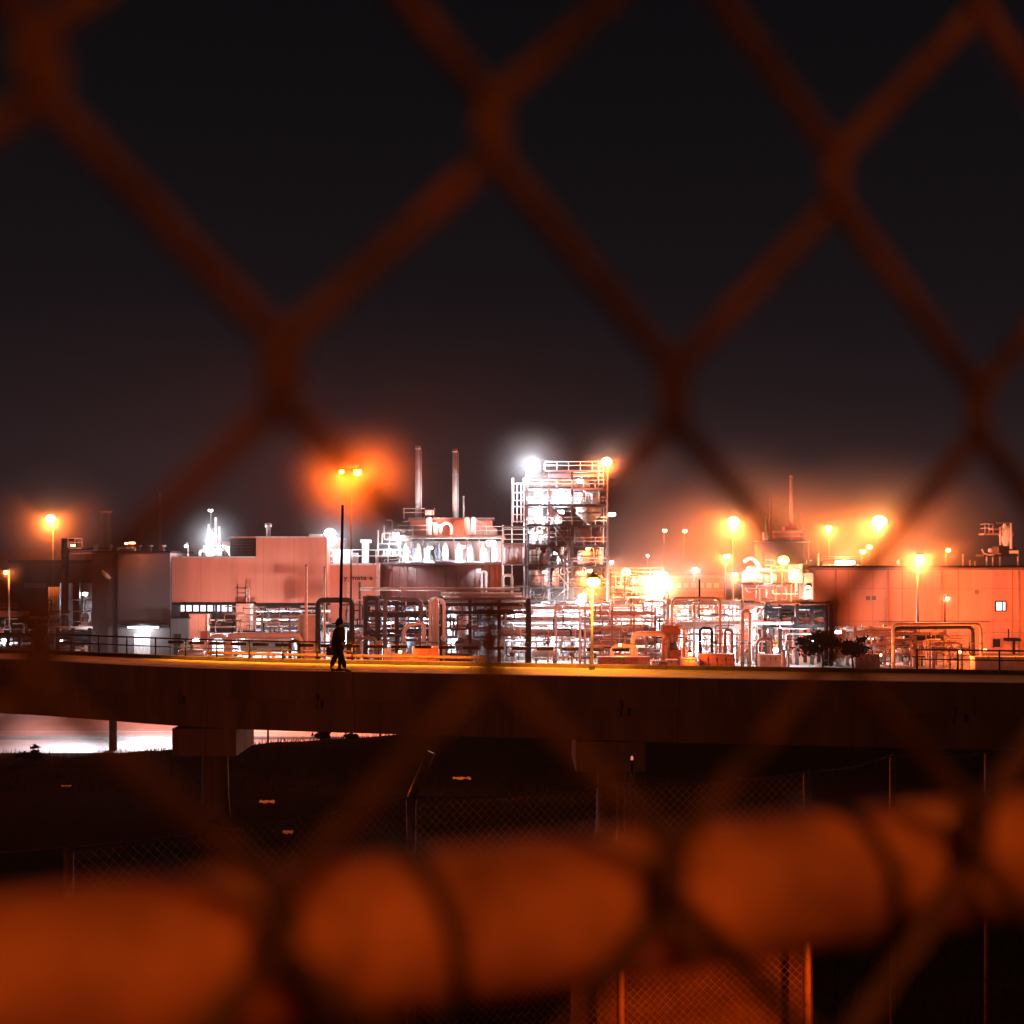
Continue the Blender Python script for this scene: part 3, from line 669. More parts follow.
# vessels inside the tower
def tower_vessel(px, y0, y1, wpx, label, m, cone=False, Y=TY+2):
    X = WX(px, Y); r = wpx/2/F*Y; z0, z1 = WZ(y1, Y), WZ(y0, Y); H = z1-z0
    t = thing('process_vessel', label, 'vessel', (X, Y, z0), 'vessels on the tower floors')
    prof = [(r*.15, 0), (r*.95, H*.55), (r, H*.6), (r, H*.95), (r*.6, H)] if cone else [(r*.3, 0), (r*.9, H*.06), (r, H*.15), (r, H*.85), (r*.9, H*.94), (r*.3, H)]
    MB().lathe((X, Y, z0), prof, 20).build('shell', m, t)
    b = MB(); b.lathe((X, Y, z0+H*.62), [(r, -.06), (r*1.08, -.05), (r*1.08, .05), (r, .06)], 20); b.build('band', 'steel_mid', t)
    MB().pipe([(X+r*.5, Y-.3, z1-.2), (X+r*.5, Y-.3, z1+.2), (X+r*1.1, Y-.5, z1+.2), (X+r*1.1, Y-.5, z0)], .06).build('pipe', 'pipe_cream', t)
tower_vessel(589, 506.5, 524.5, 26, 'wide pink cone bottomed hopper high in the right bay of the tower', 'pipe_cream', True)
tower_vessel(582, 527, 545, 16, 'brown vessel below the pink hopper in the tower', 'tank_rust')
tower_vessel(598, 529, 545, 9, 'narrow orange lit vessel at the right column under the hopper', 'tank_rust')
tower_vessel(585, 550, 565.5, 15, 'squat pale vessel on the fourth floor of the right tower bay', 'pipe_cream')
tower_vessel(598, 549, 565.5, 8, 'slim pale vessel beside the right column on the fourth floor', 'pipe_cream')
for i, (px, y0_, y1_, wd, lb) in enumerate(((533, 528, 545, 7, 'first white bottle vessel from the left on the lit middle tower floor'), (541, 527, 545, 5, 'thin white vessel between two bottles on the middle tower floor'), (546, 530, 545, 5, 'small grey white vessel next to the second tower column'),
        (534, 549, 565.5, 9, 'pale domed vessel at the left column one floor above the piping'), (544, 552, 565.5, 8, 'red brown round vessel between the first two tower columns'), (560, 549, 565.5, 6, 'white vessel behind the diagonal brace'),
        (535, 569, 587, 13, 'fat mauve vessel on the lowest left tower floor'), (546, 568, 587, 5, 'thin white column vessel, lowest tower floor'), (555, 570, 587, 6, 'pale pink vessel behind the tower stairs'), (580, 570, 587, 10, 'cream vessel behind the brightest near street lamp'),
        (594, 493, 504, 8, 'small white vessel high under the right tower roof'), (582, 492, 504, 7, 'white vessel beside the top right bay cladding'), (556, 491, 504, 7, 'white vessel glowing in the centre top bay'), (538, 508, 524.5, 7, 'tall white vessel glowing in the upper left bay'))):
    tower_vessel(px, y0_, y1_, wd, lb, ['pipe_white', 'pipe_white', 'galvanised', 'pipe_cream', 'tank_skin', 'pipe_white', 'steel_pale', 'pipe_white', 'pipe_cream', 'pipe_cream', 'pipe_white', 'pipe_white', 'pipe_white', 'pipe_white'][i])

def clutter(par, x0, x1, y0_, y1_, Y, dY, n, seed, mats, rmin=.035, rmax=.075, minlen=4, maxlen=26):
    r = random.Random(seed)
    for i in range(n):
        x = r.uniform(x0, x1); y = r.uniform(y0_, y1_); Yq = Y+r.uniform(0, dY); pts = [(x, y)]
        hor = r.random() < .55
        for k in range(r.choice((1, 2, 2, 3, 3))):
            if hor: x = min(x1, max(x0, x+r.choice((-1, 1))*r.uniform(minlen, maxlen)))
            else: y = min(y1_, max(y0_, y+r.choice((-1, 1))*r.uniform(minlen*.7, maxlen*.6)))
            hor = not hor
            if abs(pts[-1][0]-x)+abs(pts[-1][1]-y) > 1.5: pts.append((x, y))
        if len(pts) < 2: continue
        rad = r.uniform(rmin, rmax)
        MB().pipe([W(a, b_, Yq) for a, b_ in pts], rad, rad*4, 6).build('pipe', r.choice(mats), par)
TWR = t_tower
clutter(TWR, 528, 572, 508, 600, TY+.4, 5, 46, 5, ['pipe_white', 'steel_mid', 'pipe_cream', 'steel_dark', 'galvanised'])
clutter(TWR, 573, 606, 526, 600, TY+.4, 5, 30, 6, ['pipe_cream', 'steel_mid', 'pipe_rust', 'steel_dark'])
# tower lamps
flood(531, 465, TY-.6, 'dazzling white floodlight cluster on the top left corner of the tower', 'white', 3800, .5, .3, .9)
flood(538, 494, TY+1.5, 'white floodlight in the top left tower bay', 'white', 2850, .3, .15, .2)
flood(561, 494, TY+1.5, 'white floodlight in the top middle tower bay', 'white', 2470, .3, .15, .2)
flood(539, 513, TY+1.5, 'white floodlight in the second left tower bay', 'white', 2470, .3, .15, .2)
flood(561, 512, TY+1.5, 'white floodlight in the second middle tower bay', 'white', 2090, .3, .15, .2)
flood(580, 481, TY+.5, 'white floodlight under the roof of the right tower bay', 'white', 1100, .3, .15, .2)
flood(540, 532, TY+1.0, 'white floodlight on the middle tower floor', 'white', 700, .25, .12, .2)
flood(556, 553, TY+1, 'white floodlight behind the diagonal tower brace', 'white', 500, .25, .12, .2)
flood(545, 572, TY+1, 'pink white floodlight on the lowest tower floor', 'pink', 450, .25, .12, .2)
flood(612, 514.5, TY-.3, 'small warm floodlight halfway up the right side of the tower', 'warm', 900, .35, .14, .3)
flood(590, 571, TY+1, 'orange floodlight in the right bay low in the tower', 'orange', 900, .25, .12, .2)
flood(588, 549, TY+1, 'orange floodlight on the fourth right tower floor', 'orange', 500, .2, .1, .2)
lamp(606, 462, TY-1.6, 'very tall orange lamp whose pole runs up the right edge of the tower', 'orange', 8000, .5, pole_r=.08, ppx=607.5)
flood(430, 548, 140.2, 'left white floodlight in the plant house on the tank', 'white', 1500, .3, .12, .2)
flood(462, 547, 140.2, 'middle white floodlight in the plant house on the tank', 'white', 1300, .3, .12, .2)
flood(491, 543, 140.2, 'bright white floodlight at the right end of the plant house', 'white', 1900, .45, .25, .2)
flood(408, 552, 140.2, 'white floodlight in the first plant house bay', 'white', 700, .25, .12, .2)
flood(440, 526, 139.4, 'pink floodlight between the two tall chimneys', 'pink', 900, .2, .1, .2)
# ------------------------------------------------------------------ far right of the tower
t = thing('warehouse', 'pale distant warehouse glowing behind the brightest cluster of lamps', 'building', (WX(690, 165), 165, 0))
gbox(612, 724, 578, 165, 12, 'wall', 'wall_pale', t); bx('roof', 611, 725, 576.4, 578.1, 164.8, 12.4, 'steel_pale', t)
for yy in (590, 596): bx('string_course', 612, 724, yy, yy+1, 164.9, .06, 'pipe_cream', t)
for i in range(6): bx('window', 676+i*7.6, 681+i*7.6, 583, 588, 164.95, .04, 'window_warm', t)
t = thing('gantry', 'cluttered cream walkway gantry right of the tower foot', 'gantry', (WX(632, 140), 140, 0))
for fy in (576, 587, 597): bx('deck', 609, 664, fy, fy+1.2, 139, 2.4, 'pipe_cream', t); railing(t, 609, 664, fy, 138.9, .8, 'pipe_cream')
for c in (611, 625, 640, 655, 663): MB().tube([(WX(c, 139), 139, 0), (WX(c, 139), 139, WZ(570, 139))], .08, 6).build('post', 'steel_mid', t)
for i in range(9): MB().lathe((WX(613+i*5.6, 140), 140, WZ(587 if i % 2 else 597, 140)), [(.3, 0), (.32, .7), (.1, .95)], 10).build('bottle', 'pipe_white', t)
# conical orange tank
tk = tank(782, 27, 542, 146, 'dark orange round tank carrying slender flues, right of centre', 'tank_rust', 20)
t = thing('plant_house', 'pale machine housing on top of the dark orange tank', 'rooftop unit', (*W(786, 541, 144),))
bx('housing', 776, 800, 531.5, 540, 144, 3, 'wall_salmon', t); bx('roof', 775, 801, 530.4, 531.6, 143.8, 3.4, 'steel_pale', t); bx('housing', 785, 797, 526.5, 530.3, 144.5, 1.6, 'wall_salmon', t)
railing(t, 764, 806, 541, 143, .9, 'pipe_cream'); bx('housing', 764, 768, 532, 540.5, 144, .8, 'pipe_white', t)
g2 = 'slender flues on the dark orange tank'
chimney(791, 3.2, 475, 526, 145, 'tallest flue on the dark orange tank', 'pipe_rust', g2, False)
chimney(770.5, 2.8, 497, 541, 145, 'second tallest flue, left side of the dark orange tank', 'pipe_rust', g2, False)
chimney(766.3, 2.4, 517, 541, 144.4, 'short pink flue at the left rim of the dark orange tank', 'pipe_cream', g2, False)
chimney(801.5, 1.8, 512, 541, 145, 'thin short flue at the right rim of the dark orange tank', 'pipe_rust', g2, False)
t = thing('machine_deck', 'raised pink white machine deck below the orange tank', 'platform', (WX(770, 136), 136, 0))
bx('floor', 742, 792, 582.6, 584.6, 135.6, 5, 'steel_dark', t); bx('wall', 743, 790, 571, 582.5, 139, .3, 'wall_salmon', t)
bx('wall', 743, 800, 584.8, 600, 139, .3, 'wall_salmon', t); bx('rail', 744, 790, 570, 571, 135.8, .1, 'pipe_cream', t)
bx('housing', 789, 802.5, 564.5, 583, 136.4, 3, 'wall_white', t); bx('housing', 804, 813, 573, 599, 136.6, 2.4, 'wall_white', t); bx('vent', 806, 811.5, 583, 590, 136.5, .06, 'trim_dark', t)
for i, (x, y_, r_) in enumerate(((747, 570, .5), (753, 565, .65), (758, 572, .5), (766, 574, .35), (773, 573, .35))):
    MB().lathe((WX(x, 137), 137, WZ(582.6, 137)), [(r_, 0), (r_, (580-y_)/10), (r_*.4, (582-y_)/10)], 14).build('drum', 'pipe_white', t)
pp(t, [(744, 562), (750, 557), (756, 561), (761, 570)], 136.5, .2, 'pipe_white')
for c in (743, 760, 776, 791): MB().tube([(WX(c, 136), 136, 0), (WX(c, 136), 136, WZ(583, 136))], .1, 6).build('column', 'pipe_rust', t)
# long right building
t = thing('long_building', 'long blank pale building filling the right edge under orange lamps', 'building', (WX(920, 142), 142, 0))
gbox(815, 1130, 567.5, 142, 16, 'wall', 'wall_pale', t); bx('roof', 814.5, 1131, 565.8, 567.6, 141.7, 16.6, 'trim_dark', t)
f = bx('window', 995.3, 1006.2, 601, 611.4, 141.85, .14, 'trim_dark', t); bx('pane', 996.4, 1001.6, 602, 610.4, 141.82, .02, 'window_white', f); bx('pane', 1003, 1005.3, 602, 610.4, 141.82, .02, 'window_white', f)
f = bx('window', 991.2, 1001.8, 637.5, 648.5, 141.85, .14, 'pipe_rust', t); bx('pane', 992.8, 1000.2, 639, 647, 141.82, .02, 'trim_dark', f)
bx('string_course', 960, 1130, 632, 632.9, 141.9, .08, 'pipe_rust', t)
bx('door_canopy', 1008, 1021, 638.5, 641.3, 140.6, 1.3, 'trim_dark', t); MB().tube([W(1008.5, 641, 140.8), W(1008.5, 629, 140.8)], .06).build('bracket', 'trim_dark', t)
gbox(1013.5, 1015.2, 641.4, 141, .2, 'downpipe', 'trim_dark', t)
for px in (848, 902, 958, 1012, 1066): bx('panel_joint', px, px+.5, 568, 655, 141.95, .04, 'tank_rust', t)
bx('gutter', 815, 1131, 568.4, 569.8, 141.6, .22, 'steel_mid', t)
for px in (836, 888, 942, 1019): MB().tube([(WX(px, 141.8), 141.8, 0), (WX(px, 141.8), 141.8, WZ(569.8, 141.8))], .07, 6).build('downpipe', 'pipe_rust', t)
for px, y_ in ((866, 596), (872, 596), (975, 590)): 
    lv = bx('vent', px, px+4, y_, y_+4, 141.9, .08, 'steel_mid', t)
gbox(951, 958, 632, 141.9, .08, 'door', 'pipe_rust', t)
bx('cable_tray', 880, 990, 621, 622, 141.7, .2, 'steel_mid', t)
t = thing('rooftop_plant', 'white lit pipe manifold on the left end of the long building roof', 'rooftop unit', (*W(845, 567, 145),))
bx('housing', 822, 862, 561.5, 565.6, 145, 2, 'wall_white', t); pp(t, [(818, 566), (818, 553)], 144, .12, 'pipe_cream'); railing(t, 822, 862, 561.5, 144.8, .5, 'pipe_white')
t = thing('roof_vent', 'small white domed vent on the roof edge of the long building', 'vent', (*W(900, 566, 143),))
v = MB(); v.ball((WX(900, 143), 143, WZ(562.5, 143)), .33, 12, 8); v.lathe((WX(900, 143), 143, WZ(566, 143)), [(.2, 0), (.2, .3)], 10); v.build('dome', 'pipe_white', t)
for i, (px, hh) in enumerate(((963, 12), (970, 6), (975, 5))):
    t = thing('roof_vent', ['tallest thin vent pipe near the right end of the roof', 'short thin vent pipe, second from the tall one', 'shortest thin vent pipe near the rooftop gantry'][i], 'vent', (*W(px, 566, 143),), 'thin vent pipes on the long roof')
    MB().tube([W(px, 566, 143), W(px, 566-hh, 143)], .09, 8).build('pipe', 'pipe_cream', t)
t = thing('rooftop_gantry', 'dark rooftop gantry with a hopper and caged landing at the right edge', 'gantry', (*W(1000, 566, 143),))
bx('deck', 984, 1001, 533.2, 535, 143, 1.6, 'pipe_rust', t); railing(t, 985, 993, 533.2, 142.9, .95, 'pipe_white', 1.4, .8); bx('walkway', 992, 1001, 528.5, 530, 143.2, 1, 'pipe_rust', t)
hp = MB(); hp.lathe((WX(1006, 143.6), 143.6, WZ(546, 143.6)), [(.25, 0), (.4, .4), (.75, 1.1), (.6, 1.8), (.3, 2.2)], 14); hp.build('hopper', 'pipe_white', t)
MB().tube([W(1011, 549, 143), W(1011, 523, 143)], .14, 8).build('column', 'pipe_white', t); MB().tube([W(1000.5, 545, 143), W(1000.5, 527, 143)], .12, 8).build('column', 'pipe_cream', t)
bx('beam', 997, 1012, 522.2, 523.6, 142.9, .3, 'steel_mid', t); bx('beam', 1004, 1006, 523.6, 530, 143, .2, 'pipe_white', t)
bx('housing', 999, 1016, 546.5, 556, 143.5, 2, 'steel_dark', t); bx('housing', 1010, 1018.5, 550.5, 553.5, 143.2, .3, 'pipe_white', t)
for x in (987, 993, 1000, 1018): MB().tube([W(x, 566, 143.3), W(x, 553, 143.3)], .11, 6).build('leg', 'steel_pale', t)
bx('platform', 984, 1018, 554.5, 556.4, 143.0, 2.6, 'steel_dark', t)
pp(t, [(982, 549), (984, 554), (990, 555), (995, 554)], 142.8, .1, 'pipe_cream'); v = MB(); v.ball(W(990.5, 550.5, 142.9), .26); v.build('valve', 'pipe_white', t)

# ------------------------------------------------------------------ pipe racks
PWm, PG, PD, PR, PC, GV = 'pipe_white', 'pipe_grey', 'pipe_dark', 'pipe_rust', 'pipe_cream', 'galvanised'
rack('dark pipe rack just right of the walking person', [365, 377, 397, 441], 596, 126, [602, 612, 630, 633.5], [(360, 520, 589, 1, .14, PC), (365, 441, 616, 1, .16, PD), (365, 441, 621, 2, .12, PG), (318, 441, 626, 1.4, .16, PD), (365, 441, 640, 2.2, .15, PG), (365, 441, 605, 2.4, .12, PG)], 3, 'pipe_dark', .17)
rack('pipe rack with dark posts in front of the brown tank', [441, 470, 499, 527], 600, 127, [603, 611], [(441, 522, 594.5, 1, .19, PC), (441, 530, 598.5, .4, .16, PR), (441, 527, 601.2, 1.4, .13, PC), (441, 497, 620, 2.2, .16, PG), (441, 527, 628, 1.2, .15, PR), (441, 497, 637, 2, .14, PG)], 3, 'steel_dark', .14)
rack('low pipe rack glowing white at the foot of the tower', [500, 527.5, 556, 585, 612], 602, 127.5, [606, 617, 629], [(500, 700, 609, 1.5, .1, PWm), (500, 612, 613, 2.2, .12, PWm), (500, 760, 621, .8, .12, PWm), (500, 612, 624.5, 2, .14, GV), (497, 640, 633.5, .3, .3, PR), (500, 612, 641, 2, .12, PWm), (520, 612, 647.5, 1, .12, PC), (500, 590, 652, 2.2, .1, PG)], 3.2, 'steel_pale', .1)
rack('rust coloured low rack of thick pipes left of the orange machine', [592, 612, 634, 655], 606, 125, [612, 628, 642], [(590, 664, 617, 1, .1, PWm), (586, 650, 626.5, .4, .14, PWm), (590, 630, 638, 1.6, .3, PR), (588, 633, 647.5, .6, .22, PC), (590, 660, 655, 1.3, .14, PC), (636, 662, 640, 1.8, .26, PC), (638, 660, 650, 1.8, .24, PC)], 3, 'pipe_rust', .09)
rack('tall cream framed rack right of the orange machine', [668, 694, 720, 742], 599, 126, [600.5, 624], [(668, 800, 604, 1, .12, PR), (668, 740, 609, 2.2, .1, PC), (664, 793, 623, .6, .17, PWm), (664, 793, 628, 1.6, .14, PWm), (668, 742, 616, 2.4, .14, GV), (668, 742, 634, 1.8, .12, PR), (700, 742, 646, 2, .14, PC)], 3, 'pipe_cream', .11)
rack('dark heavily piped rack left of the dark tree', [765, 780, 797, 812, 826], 604, 127, [606, 624], [(741, 826, 603.5, .5, .17, PD), (765, 826, 609, 1, .28, PD), (765, 826, 615, 1.8, .28, PD), (765, 826, 620, .6, .2, PR), (797, 846, 628, .8, .14, PC), (797, 826, 634, 1.6, .14, PR)], 3, 'steel_dark', .15)
rack('low rack of cream pipes in front of the long right building', [855, 871, 893, 915, 945], 626, 124, [632, 641], [(846, 918, 629, .4, .2, PC), (846, 948, 633.5, 1.3, .26, PR), (905, 945, 637.5, .9, .28, PD), (850, 900, 644, 1.7, .16, PC), (893, 972, 648, 2.2, .12, PG)], 2.8, 'pipe_rust', .12)
rack('small dark rack at the left edge under the red canopy', [-6, 8, 20, 34], 630, 130, [634, 646], [(-10, 36, 638, .7, .16, PG), (-8, 30, 643, 1.4, .16, PWm), (-10, 20, 651, 1, .18, PWm)], 3, 'steel_dark', .14)
rack('dark pipe rack between the black duct and the grey building', [58, 73, 90], 628, 133, [632, 642], [(48, 91, 634, .4, .14, PC), (58, 92, 638, 1.6, .2, PD), (50, 92, 628, 1.1, .16, PWm), (58, 91, 648, .7, .16, PR)], 3, 'steel_dark', .16)
rack('slender rack in front of the shaded base of the salmon building', [262, 290, 318], 612, 130, [615, 627], [(256, 325, 619, .5, .12, PC), (256, 330, 623, 1.5, .14, PR), (256, 362, 629.5, 1, .17, PD), (256, 330, 611, 2, .1, PWm)], 2.6, 'steel_mid', .1)

# inverted U pipe loops and other bent lines standing on the ground
loops = [
 (318, 600, 352, 600, 665, 124, .24, PD, 'thick black pipe loop left of the mast, top level with the rack'),
 (365.5, 598, 378, 598, 662, 124.5, .2, PD, 'black pipe loop with a rounded shoulder at the left end of the dark rack'),
 (385, 598, 421, 600, 640, 124.8, .2, PG, 'grey pipe loop inside the dark rack'),
 (404, 627, 424, 622, 660, 123.6, .2, GV, 'pale stepped pipe loop left of the orange container'),
 (210, 636, 226, 636, 662, 122, .2, PWm, 'small white pipe hoop right of the lean-to'),
 (229.5, 635.5, 300, 635.5, 662, 122, .28, PWm, 'long white pipe hoop under the salmon building'),
 (290, 641, 299, 641, 660, 121.5, .14, PD, 'small dark pipe hoop inside the long white hoop'),
 (348, 632, 352, 632, 655, 124, .14, PD, 'narrow dark hoop just right of the walker'),
 (358, 638, 376, 638, 656, 123, .16, PG, 'low grey hoop right of the walker'),
 (434, 600, 437, 600, 648, 124, .18, GV, 'tall pair of pale upright pipes above the orange container'),
 (430, 598, 444, 600, 648, 124.6, .14, PWm, 'white pipe hoop above the orange container'),
 (482, 572, 486, 572, 596, 132, .12, PWm, 'slim white hoop standing in front of the brown tank'),
 (672, 598, 720, 598, 660, 122.5, .12, PC, 'large cream pipe frame right of the orange machine'),
 (742.5, 611, 750, 611, 640, 123, .16, PC, 'tall narrow cream pipe hoop in the cream framed rack'),
 (725, 630, 732, 630, 655, 122.8, .14, PR, 'red brown hoop right of the large cream frame'),
 (757, 640, 772, 638, 664, 121.8, .13, PR, 'rusty hoop beside the white bollard'),
 (826, 603, 831, 603, 626, 125.5, .2, PD, 'rounded dark pipe end at the right of the heavily piped rack'),
 (893, 624, 981, 624, 661, 122, .14, PC, 'widest cream pipe frame before the long right building'),
 (893.5, 628, 973, 627, 655, 122.6, .16, PD, 'inner dark pipe frame nested in the widest cream frame'),
 (930, 643, 962, 643, 662, 121, .08, PR, 'thin rusty hoop low before the long building'),
 (934, 648, 950, 648, 662, 120.6, .08, PR, 'smallest rusty hoop low before the long building'),
 (633, 634, 665, 633.5, 656, 122, .22, PC, 'fat cream pipe hoop left of the orange machine'),
 (612, 646, 636, 646, 660, 122, .18, PC, 'low cream hoop behind the nearest street lamp pole'),
 (528, 600, 529.5, 600, 655, 124, .16, PD, 'black upright pipe pair at the left of the white glow'),
 (503, 575, 512, 575, 598, 131, .14, PC, 'cream hoop at the foot of the pink scaffold'),
 (556, 604, 580, 604, 640, 124.5, .1, PWm, 'thin white hoop in the white glow under the tower'),
 (700, 628, 712, 628, 660, 122.2, .12, PD, 'dark hoop in the right part of the large cream frame'),
]
for (x0, y0_, x1, y1_, yb, Y, r, m_, lb) in loops:
    t = thing('pipe_loop', lb, 'pipe', (WX((x0+x1)/2, Y), Y, 0), 'bent pipe loops standing across the yard')
    X0, X1 = WX(x0, Y), WX(x1, Y); fl = min(.55, (X1-X0)*.4)
    b = MB(); b.pipe([(X0, Y, 0), (X0, Y, WZ(y0_, Y)), (X1, Y, WZ(y1_, Y)), (X1, Y, 0)], r, fl, 10); b.build('pipe', m_, t)
    for X in (X0, X1):
        for z in (.5, 2.2): MB().lathe((X, Y, z), [(r, -.05), (r*1.4, -.04), (r*1.4, .04), (r, .05)], 12).build('flange', 'steel_mid', t)
yg = 'tangles of thin process pipework'
for (x0, x1, y0_, y1_, Y, n, sd, lb, ms) in ((365, 441, 600, 660, 124.2, 60, 21, 'tangle of thin dark and grey pipes inside the dark rack', ['pipe_dark', 'pipe_grey', 'galvanised', 'steel_dark', 'pipe_white']),
        (441, 500, 604, 655, 124.5, 34, 22, 'sparse dark pipe tangle below the brown tank', ['pipe_dark', 'steel_dark', 'pipe_grey', 'pipe_rust']),
        (500, 600, 604, 658, 124.3, 80, 23, 'dense white pipe tangle at the foot of the tower', ['pipe_white', 'galvanised', 'pipe_grey', 'steel_dark', 'pipe_cream', 'pipe_white']),
        (600, 665, 600, 660, 124, 70, 24, 'rusty and cream pipe tangle left of the orange machine', ['pipe_cream', 'pipe_rust', 'pipe_white', 'steel_dark', 'steel_mid']),
        (665, 765, 602, 662, 124.4, 90, 25, 'dense pink and white pipe tangle in the cream framed rack', ['pipe_white', 'pipe_rust', 'pipe_cream', 'steel_dark', 'steel_mid', 'galvanised']),
        (765, 830, 604, 655, 125, 46, 26, 'dark pipe tangle in the heavily piped rack', ['pipe_dark', 'steel_dark', 'pipe_rust', 'galvanised']),
        (855, 975, 628, 662, 122.8, 70, 27, 'low orange lit pipe tangle before the long building', ['pipe_rust', 'pipe_cream', 'steel_dark', 'steel_mid']),
        (209, 330, 606, 658, 125, 70, 28, 'thin pipe tangle under the overhang of the salmon building', ['pipe_white', 'pipe_rust', 'steel_dark', 'pipe_cream', 'steel_mid']),
        (330, 366, 600, 658, 125, 26, 29, 'thin pipe tangle directly behind the walking person', ['pipe_rust', 'pipe_cream', 'steel_dark', 'pipe_grey']),
        (609, 664, 572, 604, 137.5, 46, 30, 'cream pipe tangle hanging from the gantry right of the tower', ['pipe_cream', 'pipe_rust', 'steel_mid']),
        (-8, 36, 618, 658, 130.5, 36, 31, 'white and grey pipe tangle under the red canopy', ['pipe_white', 'pipe_grey', 'steel_dark']),
        (48, 92, 600, 656, 135, 34, 32, 'dark pipe tangle around the black upright duct', ['steel_dark', 'pipe_rust', 'pipe_white', 'steel_dark']),
        (742, 812, 560, 600, 135.2, 34, 33, 'pinkish thin pipes across the machine deck', ['pipe_cream', 'steel_mid', 'pipe_white']),
        (382, 412, 520, 562, 138.5, 20, 34, 'thin pink pipes left of the plant house', ['pipe_cream', 'pipe_rust'])):
    tt = thing('pipework', lb, 'pipework', (WX((x0+x1)/2, Y), Y+1, 0), yg)
    clutter(tt, x0, x1, y0_, y1_, Y, 4.5, n, sd, ms)
# process vessels
vs = [(452, 606, 650, 131, 9, 'grey upright vessel behind the dark post right of the orange container', GV), (463, 604, 622, 128.5, 11, 'pale boxy vessel seen through the rack below the brown tank', PWm), (478, 610, 650, 131, 7, 'narrow grey vessel left of the dark gap', PG),
 (508, 604, 650, 132, 9, 'white vessel at the left end of the white glow', PWm), (517, 606, 650, 133, 6, 'slim white vessel beside the black upright pipe', PWm), (541, 606, 650, 133, 11, 'broad white vessel glowing below the tower left bay', PWm), (553, 610, 650, 132, 6, 'thin white vessel right of the broad glowing one', PWm),
 (566, 606, 652, 133, 10, 'white vessel under the tower stairs', PWm), (579, 598, 650, 132, 8, 'tallest white vessel under the tower', PWm), (600, 608, 650, 131, 9, 'white vessel behind the nearest street lamp pole', PC), (618, 612, 650, 132, 8, 'cream vessel right of the nearest street lamp pole', PC),
 (648, 598, 650, 131, 8, 'white vessel below the brightest lamp', PWm), (657, 600, 640, 130, 5, 'narrow white vessel below the brightest lamp', PWm), (664, 596, 640, 129, 6, 'slim cream vessel just above the orange machine', PC), (681, 606, 650, 131, 8, 'pale vessel in the left bay of the cream rack', PC),
 (694, 626, 655, 131, 10, 'squat white lit vessel in the middle of the cream rack', PWm), (708, 606, 652, 132, 9, 'pale vessel behind the large cream frame', PC), (726, 606, 640, 131, 6, 'white vessel right of the large cream frame', PWm), (735, 606, 640, 131, 4, 'thin white vessel left of the tall narrow hoop', PWm),
 (757, 606, 640, 131, 9, 'brown pale vessel right of the tall narrow hoop', PR), (770, 605, 622, 129, 6, 'pale slanted looking vessel in the dark heavily piped rack', PWm), (768, 632, 658, 129, 9, 'pink vessel left of the white bollard', PR), (775, 640, 660, 128, 7, 'short orange vessel left of the white bollard', 'orange_paint'),
 (789, 632, 662, 128, 8, 'pink vessel right of the white bollard', PR), (385, 606, 650, 132, 8, 'white vessel deep inside the dark rack', PWm), (395, 632, 655, 128, 12, 'stocky white vessel low in the dark rack', PWm), (410, 606, 640, 131, 9, 'grey vessel in the right half of the dark rack', PG), (424, 606, 640, 131, 6, 'slim grey vessel in the right end of the dark rack', GV),
 (356, 634, 658, 128, 9, 'pale vessel right of the walker behind the low hoops', PWm), (372, 634, 658, 128.5, 8, 'white vessel at the left foot of the dark rack', PWm), (862, 634, 658, 127, 6, 'white vessel in the right rack beside the tree', PWm), (879, 632, 656, 127, 8, 'pale round bottomed vessel in the right rack', PC), (906, 634, 658, 127, 6, 'cream vessel at the dark valve of the right rack', PC), (916, 628, 658, 125, 5, 'thin rusty vessel behind the tall lamp pole at right', PR), (920, 638, 658, 126, 6, 'rusty vessel right of the tall lamp pole', PR),
 (85, 612, 650, 140, 8, 'pale vessel in the bright gap left of the grey building', PWm), (89, 622, 645, 138, 6, 'pink vessel against the grey building corner', PR), (4, 630, 655, 134, 8, 'white vessel at the left picture edge', PWm), (20, 634, 656, 134, 5, 'slim pale vessel below the red canopy', PG)]
for i, (px, y0_, y1_, Y, wd, lb, m_) in enumerate(vs): vessel(px, y0_, 700, Y, wd, lb, m_, legs=i % 3 != 0, lad=i % 7 == 2)
for (x0, x1, y, Y, rp_, lb, m_) in ((240, 296, 645, 126, 7, 'long bright white horizontal drum under the salmon building', PWm), (270, 288, 636, 129, 4, 'small white drum above the long white drum', GV), (450, 480, 628, 129, 4, 'rusty horizontal drum below the brown tank', PR), (455, 482, 645, 128, 6, 'pale drum low behind the dark gap', PG), (530, 560, 652, 129, 5, 'white drum at the bottom of the white glow', PWm), (600, 630, 640, 130, 5, 'rusty drum between the nearest lamp and the fat hoop', PR), (640, 662, 654, 128, 4, 'small rusty drum left of the orange machine', PR), (742, 760, 655, 128, 5, 'rust drum with flat end below the tall narrow hoop', PR), (700, 722, 655, 128.5, 4, 'pink drum at the foot of the large cream frame', PC), (868, 884, 650, 126, 5, 'pale drum in the right rack', PWm), (896, 912, 652, 126, 4, 'white drum before the long building', PWm), (178, 205, 654, 123, 5, 'pale blue white drum before the lean-to', GV)):
    drum(x0, x1, y, Y, rp_, lb, m_)
